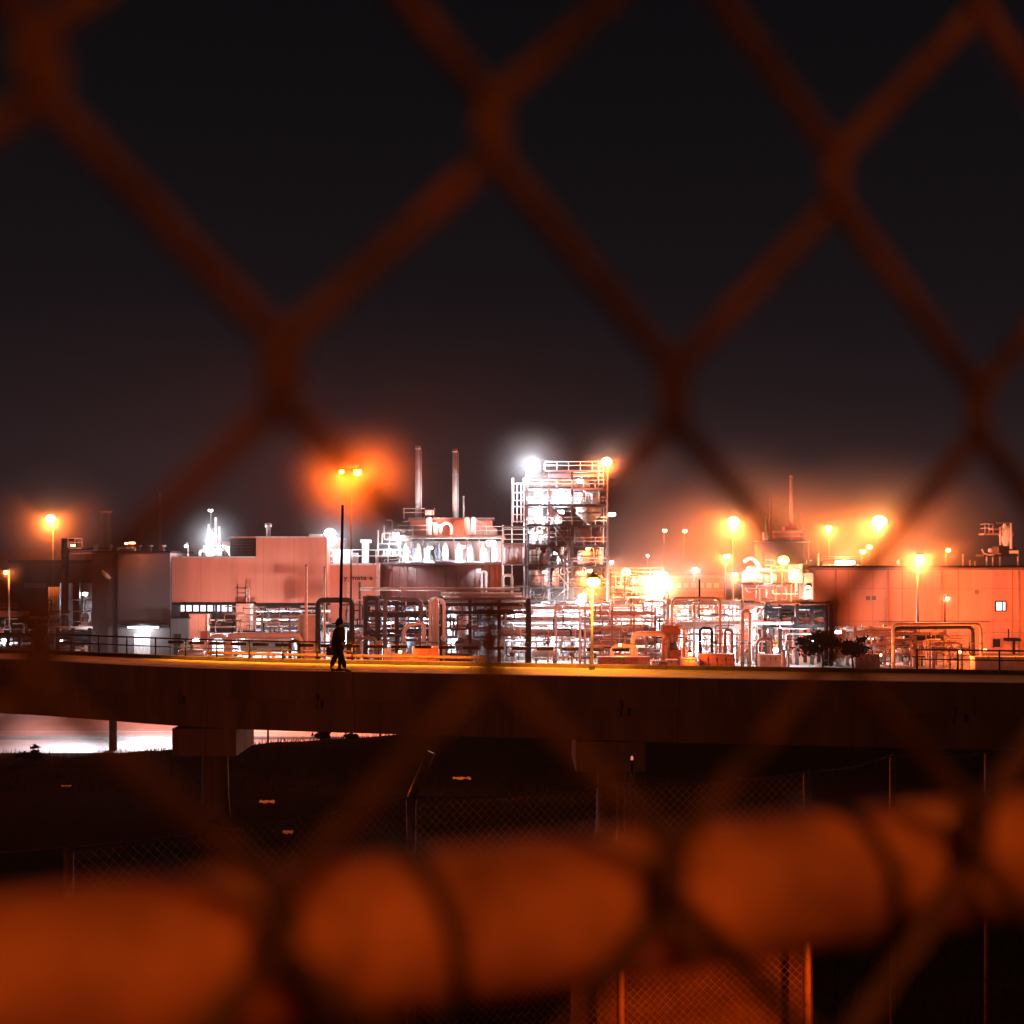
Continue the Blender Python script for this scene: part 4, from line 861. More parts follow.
# cabinets and machines
def cabinet(x0, x1, y0_, Y, label, m_, d=1.2, doors=2, cat='cabinet', name='control_cabinet', grp=None, base=None):
    t = thing(name, label, cat, (WX((x0+x1)/2, Y), Y, 0), grp)
    gbox(x0, x1, y0_, Y, d, 'housing', m_, t); bx('cap', x0-.4, x1+.4, y0_-1, y0_+.05, Y-.08, d+.16, m_, t)
    for i in range(doors):
        a = x0+(x1-x0)*i/doors+.5; b_ = x0+(x1-x0)*(i+1)/doors-.5
        dr = MB(); dr.box(WX(a, Y), WX(b_, Y), Y-.05, Y-.003, .2, WZ(y0_+1.2, Y)); dd = dr.build('door', m_, t)
        hd = MB(); hd.box(WX(b_-.8, Y), WX(b_-.4, Y), Y-.1, Y-.055, 1.0, 1.25); hd.build('handle', 'trim_dark', dd)
    return t
t = cabinet(413, 438, 648.5, 118, 'bright orange container standing behind the bridge deck', 'orange_paint', 2.4, 3, 'container', 'container')
bx('plate', 416.5, 425, 655, 656.4, 117.9, .03, 'trim_dark', t)
t = thing('machine', 'tall orange machine with rusty pipes beside the cream rack', 'machine', (WX(670, 122), 122, 0))
bx('housing', 663, 681, 625.5, 634, 122, 2, 'machine_paint', t); bx('housing', 665, 678, 634.2, 642, 122.4, 1.6, 'pipe_rust', t); gbox(666, 681, 650, 122.1, 1.8, 'base', 'machine_paint', t)
MB().lathe((WX(672, 122.8), 122.8, WZ(650, 122.8)), [(.5, 0), (.6, .3), (.3, .8)], 12).build('motor', 'steel_mid', t)
pp(t, [(684, 660), (684, 630), (679, 627)], 122, .1, 'orange_paint'); pp(t, [(663, 660), (663, 640), (668, 637), (668, 650)], 121.8, .12, 'pipe_rust')
for i, (a, b_, c, Y, lb, m_) in enumerate(((667, 678, 661, 115.5, 'pale orange lit cabinet in the foreground below the orange machine', 'pipe_cream'), (652, 658, 662, 115.5, 'small white cabinet left of the pale one in the foreground', 'paint_white'), (660, 666, 662.5, 115.4, 'small rusty cabinet between white and pale cabinets', 'pipe_rust'), (682, 697, 659, 117, 'low orange brown crate right of the pale cabinet', 'pipe_rust'),
        (298, 315, 616, 124, 'lattice panelled pale orange cabinet behind the tall white pole', 'pipe_cream'), (392, 411, 655, 119, 'low rusty red cabinet left of the orange container', 'pipe_rust'), (384, 390, 650, 121, 'small white cabinet in front of the dark rack', 'paint_white'), (445, 470, 655, 119.5, 'low dark skid right of the orange container', 'steel_dark'), (700, 735, 655, 118, 'long low pink skid below the large cream frame', 'pipe_rust'), (760, 782, 656, 119, 'low white lit slab left of the white bollard', 'paint_white'), (855, 880, 655, 119, 'low rusty skid below the right rack', 'pipe_rust'), (598, 650, 658, 118, 'long low brown retaining block behind the nearest lamp pole', 'pipe_rust'), (975, 1030, 658, 120, 'low orange lit kerb wall at the right edge', 'pipe_cream'))):
    cabinet(a, b_, c, Y, lb, m_, 1.2, 2 if b_-a < 18 else 4, grp='cabinets and skids around the racks')
# valves scattered between the racks
vg = 'handwheel valves among the racks'
spots = [(236, 652, 'left of the long white drum'), (305, 650, 'right of the long white drum'), (380, 647, 'at the dark rack foot, left'), (418, 640, 'above the orange container'), (444, 641, 'right of the orange container'), (488, 640, 'in the dark gap'), (512, 652, 'at the left of the white glow'), (548, 640, 'in the white glow, left of centre'), (572, 652, 'in the white glow, right of centre'), (606, 656, 'just right of the nearest lamp pole'), (625, 632, 'above the low cream hoop'), (646, 626, 'above the fat hoop'), (690, 650, 'right of the orange machine'), (716, 640, 'inside the large cream frame'), (748, 648, 'below the tall narrow hoop'), (786, 646, 'beside the white bollard'), (868, 640, 'at the left of the right rack'), (911, 636, 'left of the tall lamp pole at right'), (926, 646, 'right of the tall lamp pole at right'), (945, 652, 'under the small rusty hoops')]
for i, (px, py, wh) in enumerate(spots):
    Y = 123.4; X = WX(px, Y); z = WZ(py, Y); t = thing('valve', 'small handwheel valve '+wh, 'valve', (X, Y, 0), vg)
    MB().tube([(X, Y, 0), (X, Y, z-.2)], .07, 8).build('pipe', [PWm, PC, PR][i % 3], t)
    b = MB(); b.lathe((X, Y, z-.2), [(.1, -.18), (.22, -.1), (.22, .1), (.1, .18)], 12); b.tube([(X, Y, z), (X, Y, z+.25)], .04); b.build('valve_body', 'steel_mid', t)
    b = MB(); b.tube([(X+.26*math.cos(2*math.pi*k/14), Y-.02, z+.28+.26*math.sin(2*math.pi*k/14)) for k in range(15)], .035, 5); b.tube([(X-.25, Y, z+.28), (X+.25, Y, z+.28)], .025, 5); b.tube([(X, Y, z+.03), (X, Y, z+.53)], .025, 5); b.build('handwheel', PR if i % 2 else PWm, t)
# pale back walls added to the pipe yard to catch the white light
t = thing('added_yard_wall', 'pale concrete wall added behind the pipe racks under the tower', 'wall', (WX(560, 139), 138.2, 0))
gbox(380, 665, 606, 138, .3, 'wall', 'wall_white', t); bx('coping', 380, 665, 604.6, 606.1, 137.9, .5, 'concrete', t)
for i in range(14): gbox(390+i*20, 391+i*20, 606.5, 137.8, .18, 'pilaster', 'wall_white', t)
t = thing('added_yard_wall', 'pale wall added behind the cream framed rack right of the warehouse glow', 'wall', (WX(740, 139), 138.2, 0))
gbox(667, 812, 606, 138, .3, 'wall', 'wall_salmon', t); bx('coping', 667, 812, 604.6, 606.1, 137.9, .5, 'concrete', t)
for i in range(7): gbox(676+i*20, 677+i*20, 606.5, 137.8, .18, 'pilaster', 'wall_salmon', t)
t = thing('added_yard_wall', 'white wall added below the salmon building behind the long white drum', 'wall', (WX(270, 134), 133.6, 0))
gbox(210, 330, 634, 133, .3, 'wall', 'wall_white', t); bx('coping', 210, 330, 633, 634.1, 132.9, .5, 'concrete', t)

# posts
def post(px, y0_, Y, rr, label, m_, name='post', cap=True, lean=0):
    X = WX(px, Y); t = thing(name, label, 'post', (X, Y, 0))
    MB().tube([(X, Y, 0), (X+lean, Y, WZ(y0_, Y))], [rr*1.1, rr*.85], 10).build('shaft', m_, t)
    if cap: MB().lathe((X+lean, Y, WZ(y0_, Y)), [(rr*1.1, -.02), (rr*1.1, .06), (rr*.5, .12)], 10).build('cap', 'steel_mid', t)
    MB().lathe((X, Y, 0), [(rr*2.4, 0), (rr*2.4, .06), (rr*1.2, .1)], 10).build('base_plate', 'steel_mid', t)
post(306.3, 566, 119, .13, 'tall thin white pole in front of the right end of the salmon building', 'paint_white')
post(324.5, 568, 126, .12, 'shorter cream pole right of the tall white pole', 'pipe_cream')
post(783.5, 651, 114.2, .2, 'thick bright white bollard left of the dark tree', 'paint_white')
post(788.3, 655, 114.4, .1, 'thin grey bollard right against the thick white one', 'galvanised')
post(932.5, 649, 112.5, .09, 'thin white marker post in front of the right rack', 'paint_white')
post(699.5, 580, 128, .1, 'dark thin pole rising above the large cream frame', 'trim_dark')
post(890, 650, 113, .05, 'very thin grey stake left of the thin white marker post', 'steel_mid')
post(817.5, 553, 143.5, .08, 'cream vent pole at the left corner of the long building', 'pipe_cream')
for i, px in enumerate((101.5, 109)):
    t = thing('chimney', ['dark faint chimney, left of two joined behind the grey building', 'dark faint chimney, right of two joined behind the grey building'][i], 'chimney', (WX(px, 165), 165, 0), 'faint dark chimneys')
    MB().lathe((WX(px, 165), 165, 0), [(.3, 0), (.22, WZ(513, 165))], 12).build('shaft', 'steel_mid', t)
t = thing('chimney', 'thin faint lattice chimney far behind the small pink lamp', 'chimney', (WX(160, 170), 170, 0)); MB().lathe((WX(160, 170), 170, 0), [(.2, 0), (.13, WZ(492, 170))], 10).build('shaft', 'steel_mid', t)
t = thing('cross_head', 'dark cap joining the two faint chimneys', 'platform', (*W(105, 513, 165),)); bx('deck', 99, 112, 510.8, 513, 164.5, 1, 'steel_mid', t)

# ------------------------------------------------------------------ lamps
lamp(53, 518.5, 150, 'tall orange street lamp at the far left over the brown hall', 'orange', 5500, .5, pole_r=.07)
lamp(9, 572, 135, 'small orange lamp on a white pole at the left edge', 'orange', 700, .22, pole_r=.09, pm='pipe_white')
flood(132, 543, 133, 'small orange roof light on the grey building', 'orange', 450, .3, .1, .7); flood(126.5, 543.5, 133.2, 'tiny pale roof light beside the orange one on the grey building', 'warm', 160, .16, .08, .7)
flood(73, 545.5, 136.8, 'dim orange light on the small platform above the duct', 'orange', 60, .22, .07, .3)
lamp(188, 546, 137, 'small pink lamp on a short roof pole left of the lit rooftop machinery', 'pink', 350, .18, base=WZ(556.3, 137), pole_r=.05)
flood(213, 537, 136.3, 'dazzling white light among the rooftop machinery flues', 'white', 1900, .35, .28, 1.2)
flood(210.5, 510.5, 138.5, 'single white lamp tilted on a thin mast above the rooftop machinery', 'white', 60, .22, .1, 4.3)
lamp(331, 533, 137.5, 'bright white lamp standing on the roof at the salmon corner', 'white', 2200, .55, base=WZ(563, 137.5), pole_r=.05)
lamp(397, 534, 139, 'white lamp on the railed roof left of the round tank house', 'white', 1000, .28, base=WZ(556, 139), pole_r=.05)
lamp(359, 472.5, 85, 'very tall lamp with two orange heads right behind the black mast', 'deep', 26000, .26, style='twin', pole_r=.045, ppx=351, pm='trim_dark')
lamp(592, 581, 49.8, 'nearest street lamp, a white pole standing on the bridge deck', 'amber', 900, .23, base=DZ, pole_r=.04, pm='pipe_white')
lamp(732.5, 521, 150, 'tall bright orange lamp left of the dark orange tank', 'orange', 9000, .6, pole_r=.07)
lamp(725.5, 556, 146, 'middle height orange lamp just below the tall bright one', 'orange', 3500, .36, pole_r=.06)
lamp(733.5, 574, 131, 'low orange lamp right of the warehouse over the cream rack', 'orange', 1300, .24, pole_r=.06)
lamp(782, 560, 134.8, 'strong yellow orange lamp in front of the dark orange tank', 'amber', 1500, .55, pole_r=.06)
lamp(827, 527.5, 152, 'orange lamp with a second small head at the left of the long roof', 'orange', 4500, .36, pole_r=.07, ppx=829)
lamp(877.5, 521.5, 150, 'tallest and brightest orange lamp behind the long building', 'orange', 9500, .8, pole_r=.09)
lamp(861, 551, 153, 'left lamp of two small orange ones left of the brightest lamp', 'orange', 3500, .35); lamp(867.5, 546.5, 156, 'right lamp of two small orange ones left of the brightest lamp', 'orange', 3500, .35)
lamp(917.5, 556.5, 128, 'orange lamp on a thick pole in front of the long building', 'orange', 10000, .38, pole_r=.12, pm='steel_mid')
lamp(946, 550, 153, 'small orange lamp on the right part of the long roof', 'orange', 1200, .25)
lamp(945, 598, 124, 'tiny warm lamp on a short dark pole low before the long building', 'warm', 350, .13, pole_r=.06, pm='trim_dark')
lamp(664, 530.5, 168, 'small pink orange lamp, left one of a matching tall pair', 'orange', 700, .26, group='pair of small tall lamps'); lamp(684, 531, 168, 'small pink orange lamp, right one of a matching tall pair', 'orange', 1100, .28, group='pair of small tall lamps')
lamp(647, 555.5, 165, 'faint pink lamp low left of the matching pair', 'pink', 350, .2); lamp(694, 568.5, 150, 'pink white lamp above the warehouse roof', 'pink', 800, .24)
lamp(611, 562, 150, 'pale pink lamp just right of the tower', 'pink', 500, .24)
lamp(625.5, 572, 143, 'hot orange lamp right of the tower over the gantry', 'orange', 5500, .5); lamp(631, 580, 141, 'second hot orange lamp lower on the gantry', 'warm', 1500, .3)
lamp(660, 577, 137, 'brightest warm white lamp in the centre right of the plant', 'warm', 8000, .75, pole_r=.1); lamp(669, 585, 136.5, 'warm white lamp just below right of the brightest one', 'warm', 3000, .32)
flood(845, 562.5, 143.8, 'long white hot strip light on the left end of the long roof', 'warm', 2600, 1.1, .16, .3)
flood(796, 571, 135.9, 'white light on the machine deck housing', 'warm', 450, .3, .15, .3); flood(808, 587, 136, 'white light on the narrow housing beside the long building', 'warm', 350, .2, .1, .3)
flood(760, 577, 135.5, 'pink light over the machine deck drums', 'pink', 180, .2, .1, .2)
wf = [(85, 594, 152, 900, 'in the bright gap left of the grey building'), (66, 604, 152, 300, 'behind the black upright duct'), (5, 640, 131, 350, 'under the rack at the left edge'), (245, 638, 130.5, 1000, 'behind the long white drum'), (290, 638, 130.5, 900, 'at the right end of the long white drum'), (196, 640, 131, 220, 'near the lean-to'),
      (345, 642, 130, 500, 'behind the walking person'), (390, 622, 129.5, 900, 'high inside the dark rack'), (372, 645, 130, 800, 'low inside the dark rack'), (420, 616, 130.5, 500, 'in the right end of the dark rack'), (465, 612, 130, 500, 'in the rack below the brown tank'), (455, 640, 130, 300, 'low behind the orange container'),
      (515, 618, 130.5, 1100, 'at the left of the white glow'), (540, 608, 131, 2000, 'at the heart of the white glow'), (570, 612, 131, 2600, 'below the tower stairs'), (583, 598, 130.8, 1700, 'at the right foot of the tower'), (550, 642, 130.5, 1200, 'low in the white glow'),
      (640, 612, 130, 1100, 'below the brightest warm lamp'), (685, 612, 130.2, 1000, 'high in the cream framed rack'), (700, 640, 130, 1500, 'low in the cream framed rack'), (728, 618, 130, 900, 'left of the tall narrow hoop'), (752, 612, 130, 500, 'at the right end of the cream rack'), (775, 650, 124, 800, 'beside the thick white bollard'), (815, 640, 126, 550, 'behind the dark tree'), (838, 632, 133, 900, 'at the left foot of the long building'), (870, 640, 128, 450, 'in the right rack'), (60, 640, 136, 200, 'below the black duct')]
for (px, py, Y, pw, wh) in wf: flood(px, py, Y, 'white work floodlight '+wh, 'white', pw*1.4, .3, .16, .4)
for (px, py, Y, pw, wh) in ((620, 645, 120, 500, 'near the low cream hoop'), (690, 654, 117, 350, 'over the low orange brown crate'), (400, 652, 117.5, 260, 'over the low red cabinet'), (960, 652, 122, 500, 'at the foot of the long building'), (880, 655, 121, 250, 'under the right rack'), (985, 650, 138, 500, 'against the long building wall')):
    flood(px, py, Y, 'orange work floodlight '+wh, 'orange', pw, .14, .08, .3)
lamp(1052, 600, 128, 'orange street lamp just beyond the right edge before the long building', 'orange', 13000, .3)
# ------------------------------------------------------------------ under the bridge
t = thing('light_post', 'black post carrying the white light glaring under the bridge', 'street lamp', (WX(113, 70), 70, 0))
MB().tube([(WX(113, 70), 70, 0), (WX(113, 70), 70, 4.2)], .2, 10).build('pole', 'trim_dark', t)
b = MB(); b.box(WX(110, 70), WX(128, 70), 70.3, 70.6, 2.62, 2.9); b.build('housing', 'steel_mid', t)
MB().box(WX(112, 70), WX(126, 70), 70.61, 70.64, 2.64, 2.88).build('lens', 'bulb_white', t)
plight(t, (WX(119, 71), 71.3, 2.5), WHITE, 3800, .2)
for (px, Y, z, pw, lb, c) in ((260, 80, 3.0, 900, 'salmon', PINK), (350, 84, 3.0, 1300, 'orange', ORANGE), (20, 88, 3.5, 250, 'white', WHITE)):
    t = thing('light_post', lb+' path light on a short post on the lit road under the bridge', 'street lamp', (WX(px, Y), Y, 0), None)
    MB().tube([(WX(px, Y), Y, 0), (WX(px, Y), Y, z+.3)], .05).build('pole', 'steel_mid', t)
    MB().lathe((WX(px, Y), Y-.2, z+.1), [(.2, 0), (.24, .05), (.05, .2)], 12).build('lamp_head', 'steel_mid', t)
    MB().ball((WX(px, Y), Y-.2, z+.04), .12, sz=.5).build('bulb', 'bulb_pink', t); plight(t, (WX(px, Y), Y-.2, z-.15), c, pw)
for (px, y0_, Y, lb) in ((268, 725, 64, 'thin dark stake on the bank right of the bridge pier'), (325, 727, 64.5, 'thin dark stake among the small shrubs on the bank'), (380, 728, 65, 'thin dark stake at the right end of the lit gap'), (171, 752, 60, 'short dark stake left under the pier cap')):
    X = WX(px, Y); post(px, y0_, Y, .05, lb, 'trim_dark', 'stake', False)
def leaves(c, rad, n, size, seed, m='leaf_dark', parent=None, name='crown'):
    r = random.Random(seed); b = MB()
    cl = [(Vector((r.gauss(0, .5)*rad[0], r.gauss(0, .5)*rad[1], r.gauss(0, .5)*rad[2])), .25+.3*r.random()) for _ in range(14)]
    for i in range(n):
        k = r.choice(cl); p = Vector(c)+k[0]*1.15+Vector((r.gauss(0, 1)*rad[0], r.gauss(0, 1)*rad[1], r.gauss(0, 1)*rad[2]))*k[1]*.75
        u = Vector((r.gauss(0, 1), r.gauss(0, 1), r.gauss(0, 1))).normalized(); v = u.cross(Vector((r.random(), r.random(), r.random()))).normalized(); s = size*(.6+r.random()*.8)
        j = len(b.v); b.v += [tuple(p-u*s), tuple(p+v*s*.4), tuple(p+u*s), tuple(p-v*s*.4)]; b.f.append((j, j+1, j+2, j+3)); b.sm.append(False)
    return b.build(name, m, parent)
def tree(px, ytop, ybot_c, Y, wpx, label, n=1500, size=.16, seed=1, name='tree', cat='tree', z0=0., trunk=.12):
    X = WX(px, Y); zt, zb = WZ(ytop, Y), WZ(ybot_c, Y); r = wpx/2/F*Y
    t = thing(name, label, cat, (X, Y, z0))
    b = MB(); b.tube([(X, Y, z0), (X+.1, Y, (z0+zb)/2), (X, Y, zb), (X+.05, Y, (zb+zt)/2)], [trunk, trunk*.8, trunk*.6, trunk*.3], 8)
    rr = random.Random(seed)
    for i in range(6):
        a = rr.random()*6.28; z = zb+(zt-zb)*rr.random()*.5
        b.tube([(X, Y, z), (X+r*.6*math.cos(a), Y+r*.6*math.sin(a), z+(zt-zb)*.35)], [trunk*.4, trunk*.12], 5)
    b.build('trunk', 'bark', t)
    leaves((X, Y, (zt+zb)/2), (r*.62, r*.62, (zt-zb)*.36), n, size, seed, parent=t)
    return t
tree(822, 630, 652, 112, 46, 'dark leafy tree standing before the heavily piped rack', 1500, .19, 3)
tree(852, 640, 656, 110, 34, 'lower dark tree to the right of the first dark tree', 1000, .18, 4)
tree(322, 731, 740, 64.2, 16, 'small dark shrub on the bank in the lit gap', 500, .09, 5, 'shrub', 'shrub', 1.2, .04)
tree(352, 733, 741, 64.2, 14, 'spiky dark shrub on the bank left of the last stake', 400, .1, 6, 'shrub', 'shrub', 1.3, .04)
tree(30, 750, 760, 62.5, 26, 'low dark bush at the far left of the bank', 600, .1, 8, 'shrub', 'shrub', .4, .04)
# weeds over the bank
b = MB(); r = random.Random(11)
for i in range(5200):
    x = r.uniform(-30, 2); y = r.uniform(57, 66); z = gz(x, y); hh = .12+.25*r.random()**2; dx = r.gauss(0, .08)
    j = len(b.v); b.v += [(x-.015, y, z-.02), (x+.015, y, z-.02), (x+dx, y+r.gauss(0, .05), z+hh)]; b.f.append((j, j+1, j+2)); b.sm.append(False)
tag(b.build('grass', 'leaf_dark'), 'sparse dark weeds over the bank below the bridge', 'grass', kind='stuff')
b = MB()
for i in range(9000):
    x = r.uniform(-14, 14); y = r.uniform(12.5, 36); z = gz(x, y); hh = .1+.3*r.random()**2; dx = r.gauss(0, .1)
    j = len(b.v); b.v += [(x-.012, y, z-.02), (x+.012, y, z-.02), (x+dx, y+r.gauss(0, .05), z+hh)]; b.f.append((j, j+1, j+2)); b.sm.append(False)
tag(b.build('grass', 'leaf_dark'), 'dark rough grass on the slope behind the barbed wire fence', 'grass', kind='stuff')
# pale scraps on the slope
for i, (px, py, w_, Yg, lb) in enumerate(((462, 780, 18, 40, 'long pale scrap of litter lying right of the bent fence post'), (267, 803, 15, 34, 'pale scrap of litter right of the bridge pier'), (288, 834, 10, 28, 'small faint scrap lower right of the bridge pier'), (66, 788, 10, 38, 'tiny pale scrap at the left under the bridge'))):
    # find ground point under the pixel
    Yv = 12.
    while Yv < 66 and WZ(py, Yv) > gz(WX(px, Yv), Yv): Yv += .1
    X = WX(px, Yv); z = gz(X, Yv); hw = w_/2/F*Yv; s_ = MB(); n_ = 7
    for k in range(n_): 
        u = -hw+2*hw*k/(n_-1); s_.v += [(X+u, Yv-.16, z+.03+.03*math.sin(k*1.9)), (X+u, Yv+.16, z+.08+.03*math.sin(k*2.7+1))]
    for k in range(n_-1): s_.f.append((2*k, 2*k+2, 2*k+3, 2*k+1)); s_.sm.append(True)
    tag(s_.build('litter_scrap', 'paper'), lb, 'litter')
X, Y, z = W(632, 760, 43); t = thing('marker_light', 'tiny pinkish marker light in the dark beside the second bridge pier', 'marker light', (X, Y, 0))
MB().tube([(X, Y, 0), (X, Y, z)], .05).build('post', 'steel_dark', t); MB().lathe((X, Y, z-.1), [(.03, 0), (.04, .04), (.04, .18), (.02, .22)], 10).build('lens', 'marker', t)

# ------------------------------------------------------------------ second fence, about 12 m away
fp = [(-11.5, 7.0, 840), (-3.15, 9.95, 848), (-.86, 11.95, 797), (.99, 12.75, 783), (2.72, 12.9, 772), (4.35, 16.0, 755), (5.5, 16.2, 752), (11, 20, 740)]
cf = thing('chain_link_fence', 'weathered chain link fence with barbed wire arms down the slope', 'fence', (0, 12.3, gz(0, 12.3)))
tops = []
for i, (x, y, py) in enumerate(fp):
    zt = WZ(py, y) if 0 < i < 7 else 7.5; zb = gz(x, y)-.2
    b = MB(); b.tube([(x, y, zb), (x, y, zt)], .036 if i != 2 else .042, 10); 
    p_ = b.build('post', 'fence_far', cf)
    tops.append((x, y, zt))
    if i == 2:
        b = MB(); b.tube([(x, y, zt), (x+.05, y, zt+.12), (x+.17, y+.02, zt+.38)], .036, 8); b.build('barbed_wire_arm', 'fence_far', cf)
# top wire / rail
b = MB(); pts = []
for (x, y, z), (x2, y2, z2) in zip(tops, tops[1:]):
    for k in range(8): s = k/8; pts.append((x+(x2-x)*s, y+(y2-y)*s, z+(z2-z)*s-.05*math.sin(math.pi*s)))
b.tube(pts, .011, 5)
b.build('top_wire', 'fence_far', cf)
b = MB()
for k in range(0, len(pts)-1, 1):
    p = Vector(pts[k]); b.tube([p+Vector((-.02, 0, -.02)), p+Vector((.02, 0, .03))], .003, 4); 
b.build('barb', 'fence_far', cf)
def mesh_panel(a, c, za, zc, drop, pitch, r, m, parent, name='wire_mesh'):
    a = Vector(a); c = Vector(c); Lx = (Vector((c.x, c.y, 0))-Vector((a.x, a.y, 0))).length
    n = int(Lx/pitch*2); b = MB(); d = Vector((c.x-a.x, c.y-a.y, 0))/Lx; nn = Vector((d.y, -d.x, 0))
    rows = int(drop/pitch*2)
    for i in range(n):
        pts = []
        for j in range(rows):
            s = (i+((i+j) % 2))*pitch/2; z = za+(zc-za)*min(1, s/Lx)-.03-j*pitch/2
            p = Vector((a.x, a.y, 0))+d*s+nn*(r*1.1*(1 if j % 2 else -1)); p.z = z; pts.append(p)
        b.tube(pts, r, 4)
    return b.build(name, m, parent)
for i in (2, 3):
    (x, y, z), (x2, y2, z2) = tops[i], tops[i+1]
    mesh_panel((x, y, 0), (x2, y2, 0), z, z2, 2.75, .076, .003, 'fence_far', cf)
(x, y, z), (x2, y2, z2) = tops[1], tops[2]
mesh_panel((x, y, 0), (x2, y2, 0), z, z2, 2.6, .076, .0012, 'fence_far', cf)
# rusty earth bank / sheet behind the lit panel
t = thing('retaining_wall', 'orange lit low wall seen through the mesh at the bottom edge', 'wall', (1.2, 13.4, gz(1.2, 13.4)))
b = MB(); z0 = gz(1.5, 13.5)-.4; b.rings([[(.55, 13.05, z0), (2.86, 13.3, z0), (2.86, 13.55, z0), (.55, 13.3, z0)], [(.55, 13.05, z0+2.25), (2.86, 13.3, z0+2.25), (2.86, 13.55, z0+2.25), (.55, 13.3, z0+2.25)]], smooth=False)
b.build('wall', 'earth_wall', t)
# street lamp on the near side, out of frame, that lights the fence (its pole stands behind the photographer)
def near_lamp(x, y, z, col, power, label, spot=None, target=None):
    t = thing('street_lamp', label, 'street lamp', (x, y, gz(x, y)))
    MB().tube([(x, y-.6, gz(x, y)), (x, y-.6, z+.1)], .07, 10).build('pole', 'steel_mid', t)
    MB().pipe([(x, y-.6, z), (x, y-.6, z+.35), (x, y, z+.3)], .04).build('arm', 'steel_mid', t)
    MB().lathe((x, y, z+.05), [(.2, 0), (.24, .05), (.14, .18), (.03, .24)], 14).build('lamp_head', 'steel_mid', t)
    MB().ball((x, y, z+.03), .13, sz=.5).build('bulb', 'bulb_deep', t)
    if spot is None: plight(t, (x, y, z-.2), col, power, .22)
    else:
        l = bpy.data.lights.new('lamp_light', 'SPOT'); l.color = col; l.energy = power; l.spot_size = math.radians(spot); l.spot_blend = .5; l.shadow_soft_size = .1
        o = bpy.data.objects.new('lamp_light', l); COL.objects.link(o); o.location = (x, y, z-.1); o.parent = t; o.matrix_parent_inverse = parent_inv(t)
        o.rotation_euler = (Vector(target)-Vector((x, y, z-.1))).to_track_quat('-Z', 'Y').to_euler()
near_lamp(.45, -.85, CZ+.85, (1, .088, .005), 23, 'orange street lamp on the near side behind the foreground fence')
near_lamp(-8, 4, CZ+3, DEEP, 100, 'orange street lamp near the foot of the bent fence post row, out to the left')
near_lamp(-14, 24, CZ-4.2, ORANGE, 2300, 'orange street lamp on the near bank left of the slope fence')
near_lamp(4.4, 8.2, CZ-2.35, DEEP, 2500, 'low orange path lamp beside the slope fence, right of the mesh panel', 29, (1.75, 12.9, CZ-4.5))

# ------------------------------------------------------------------ foreground fence
TH = math.radians(26); Z0 = .40
def FP(s, z, off=0.):   # along the fence, height relative to the camera, offset towards the far side
    return Vector((s*math.cos(TH)-off*math.sin(TH), Z0+s*math.sin(TH)+off*math.cos(TH), CZ+z))
ff = thing('chain_link_fence', 'blurred rusty chain link fence right in front of the camera', 'fence', (0, .45, gz(0, 0)))
DH, DV = .0612, .0725; WR = .0037
b = MB()
for k in range(-20, 30):
    pts = []; rr = random.Random(k*17)
    js = 0.0
    for j in range(-12, 15):
        # wire k zigzags between node columns k and k+1
        col = k+(j+k) % 2
        s = .0545+DH*col; z = .049+DV*j
        side = 1 if (j+k) % 2 else -1
        over = .0045*side
        ph = .0042*(1 if side > 0 else -1)
        a = FP(s+over, z, ph)
        pts += [a+Vector((0, 0, -.0085)) , a+Vector((0, 0, .0085))] if False else [FP(s+over-side*.004, z-.007, ph*.5), FP(s+over, z, ph), FP(s+over-side*.004, z+.007, -ph*.2)]
    b.tube(pts, WR, 8)
b.build('wire_mesh', 'fence_wire', ff)
pz = -.1125; po = .036; PR_ = .0238
rl_ = MB(); rl_.tube([FP(-1.4, pz, po), FP(1.9, pz, po)], PR_, 32); rl_.build('rail', 'fence_pipe', ff)
def tie(s0, s1, nturn=1):
    b = MB(); pts = []
    d = (FP(1, 0)-FP(0, 0)); dn = FP(0, 0, 1)-FP(0, 0)
    for i in range(25):
        a = math.radians(120-i*(250/24)); s = s0+(s1-s0)*i/24
        c = FP(s, pz, po)
        pts.append(c-dn*math.cos(a)*(PR_+.0028)+Vector((0, 0, 1))*math.sin(a)*(PR_+.0028))
    b.tube(pts, .0024, 8); b.build('tie_wire', 'steel_dark', ff)
for px0, px1 in ((385, 462), (822, 872), (-150, -60), (1250, 1290)):
    def s_at(px): 
        q = (px-512)/F; return (q*(Z0+po*math.cos(TH))+po*math.sin(TH))/(math.cos(TH)-q*math.sin(TH))
    tie(s_at(px0), s_at(px1))
for s in (-1.3, 1.85):
    MB().tube([FP(s, -1.75, .06), FP(s, 1.14, .06)], .03, 20).build('post', 'fence_pipe', ff)

# ------------------------------------------------------------------ haze
b = MB(); b.box(-440, 440, -440, 440, -1.6, 21.5); hz = b.build('haze', bpy.data.materials.new('haze'))
m = hz.data.materials[0]; m.use_nodes = True; nt = m.node_tree; nt.nodes.clear()
o_ = nt.nodes.new('ShaderNodeOutputMaterial'); v = nt.nodes.new('ShaderNodeVolumePrincipled')
v.inputs['Color'].default_value = (.95, .93, .95, 1); v.inputs['Density'].default_value = .00026; v.inputs['Anisotropy'].default_value = .1
nt.links.new(v.outputs[0], o_.inputs['Volume'])
tag(hz, 'thin glowing night haze hanging over the whole plant', 'haze', kind='stuff'); 

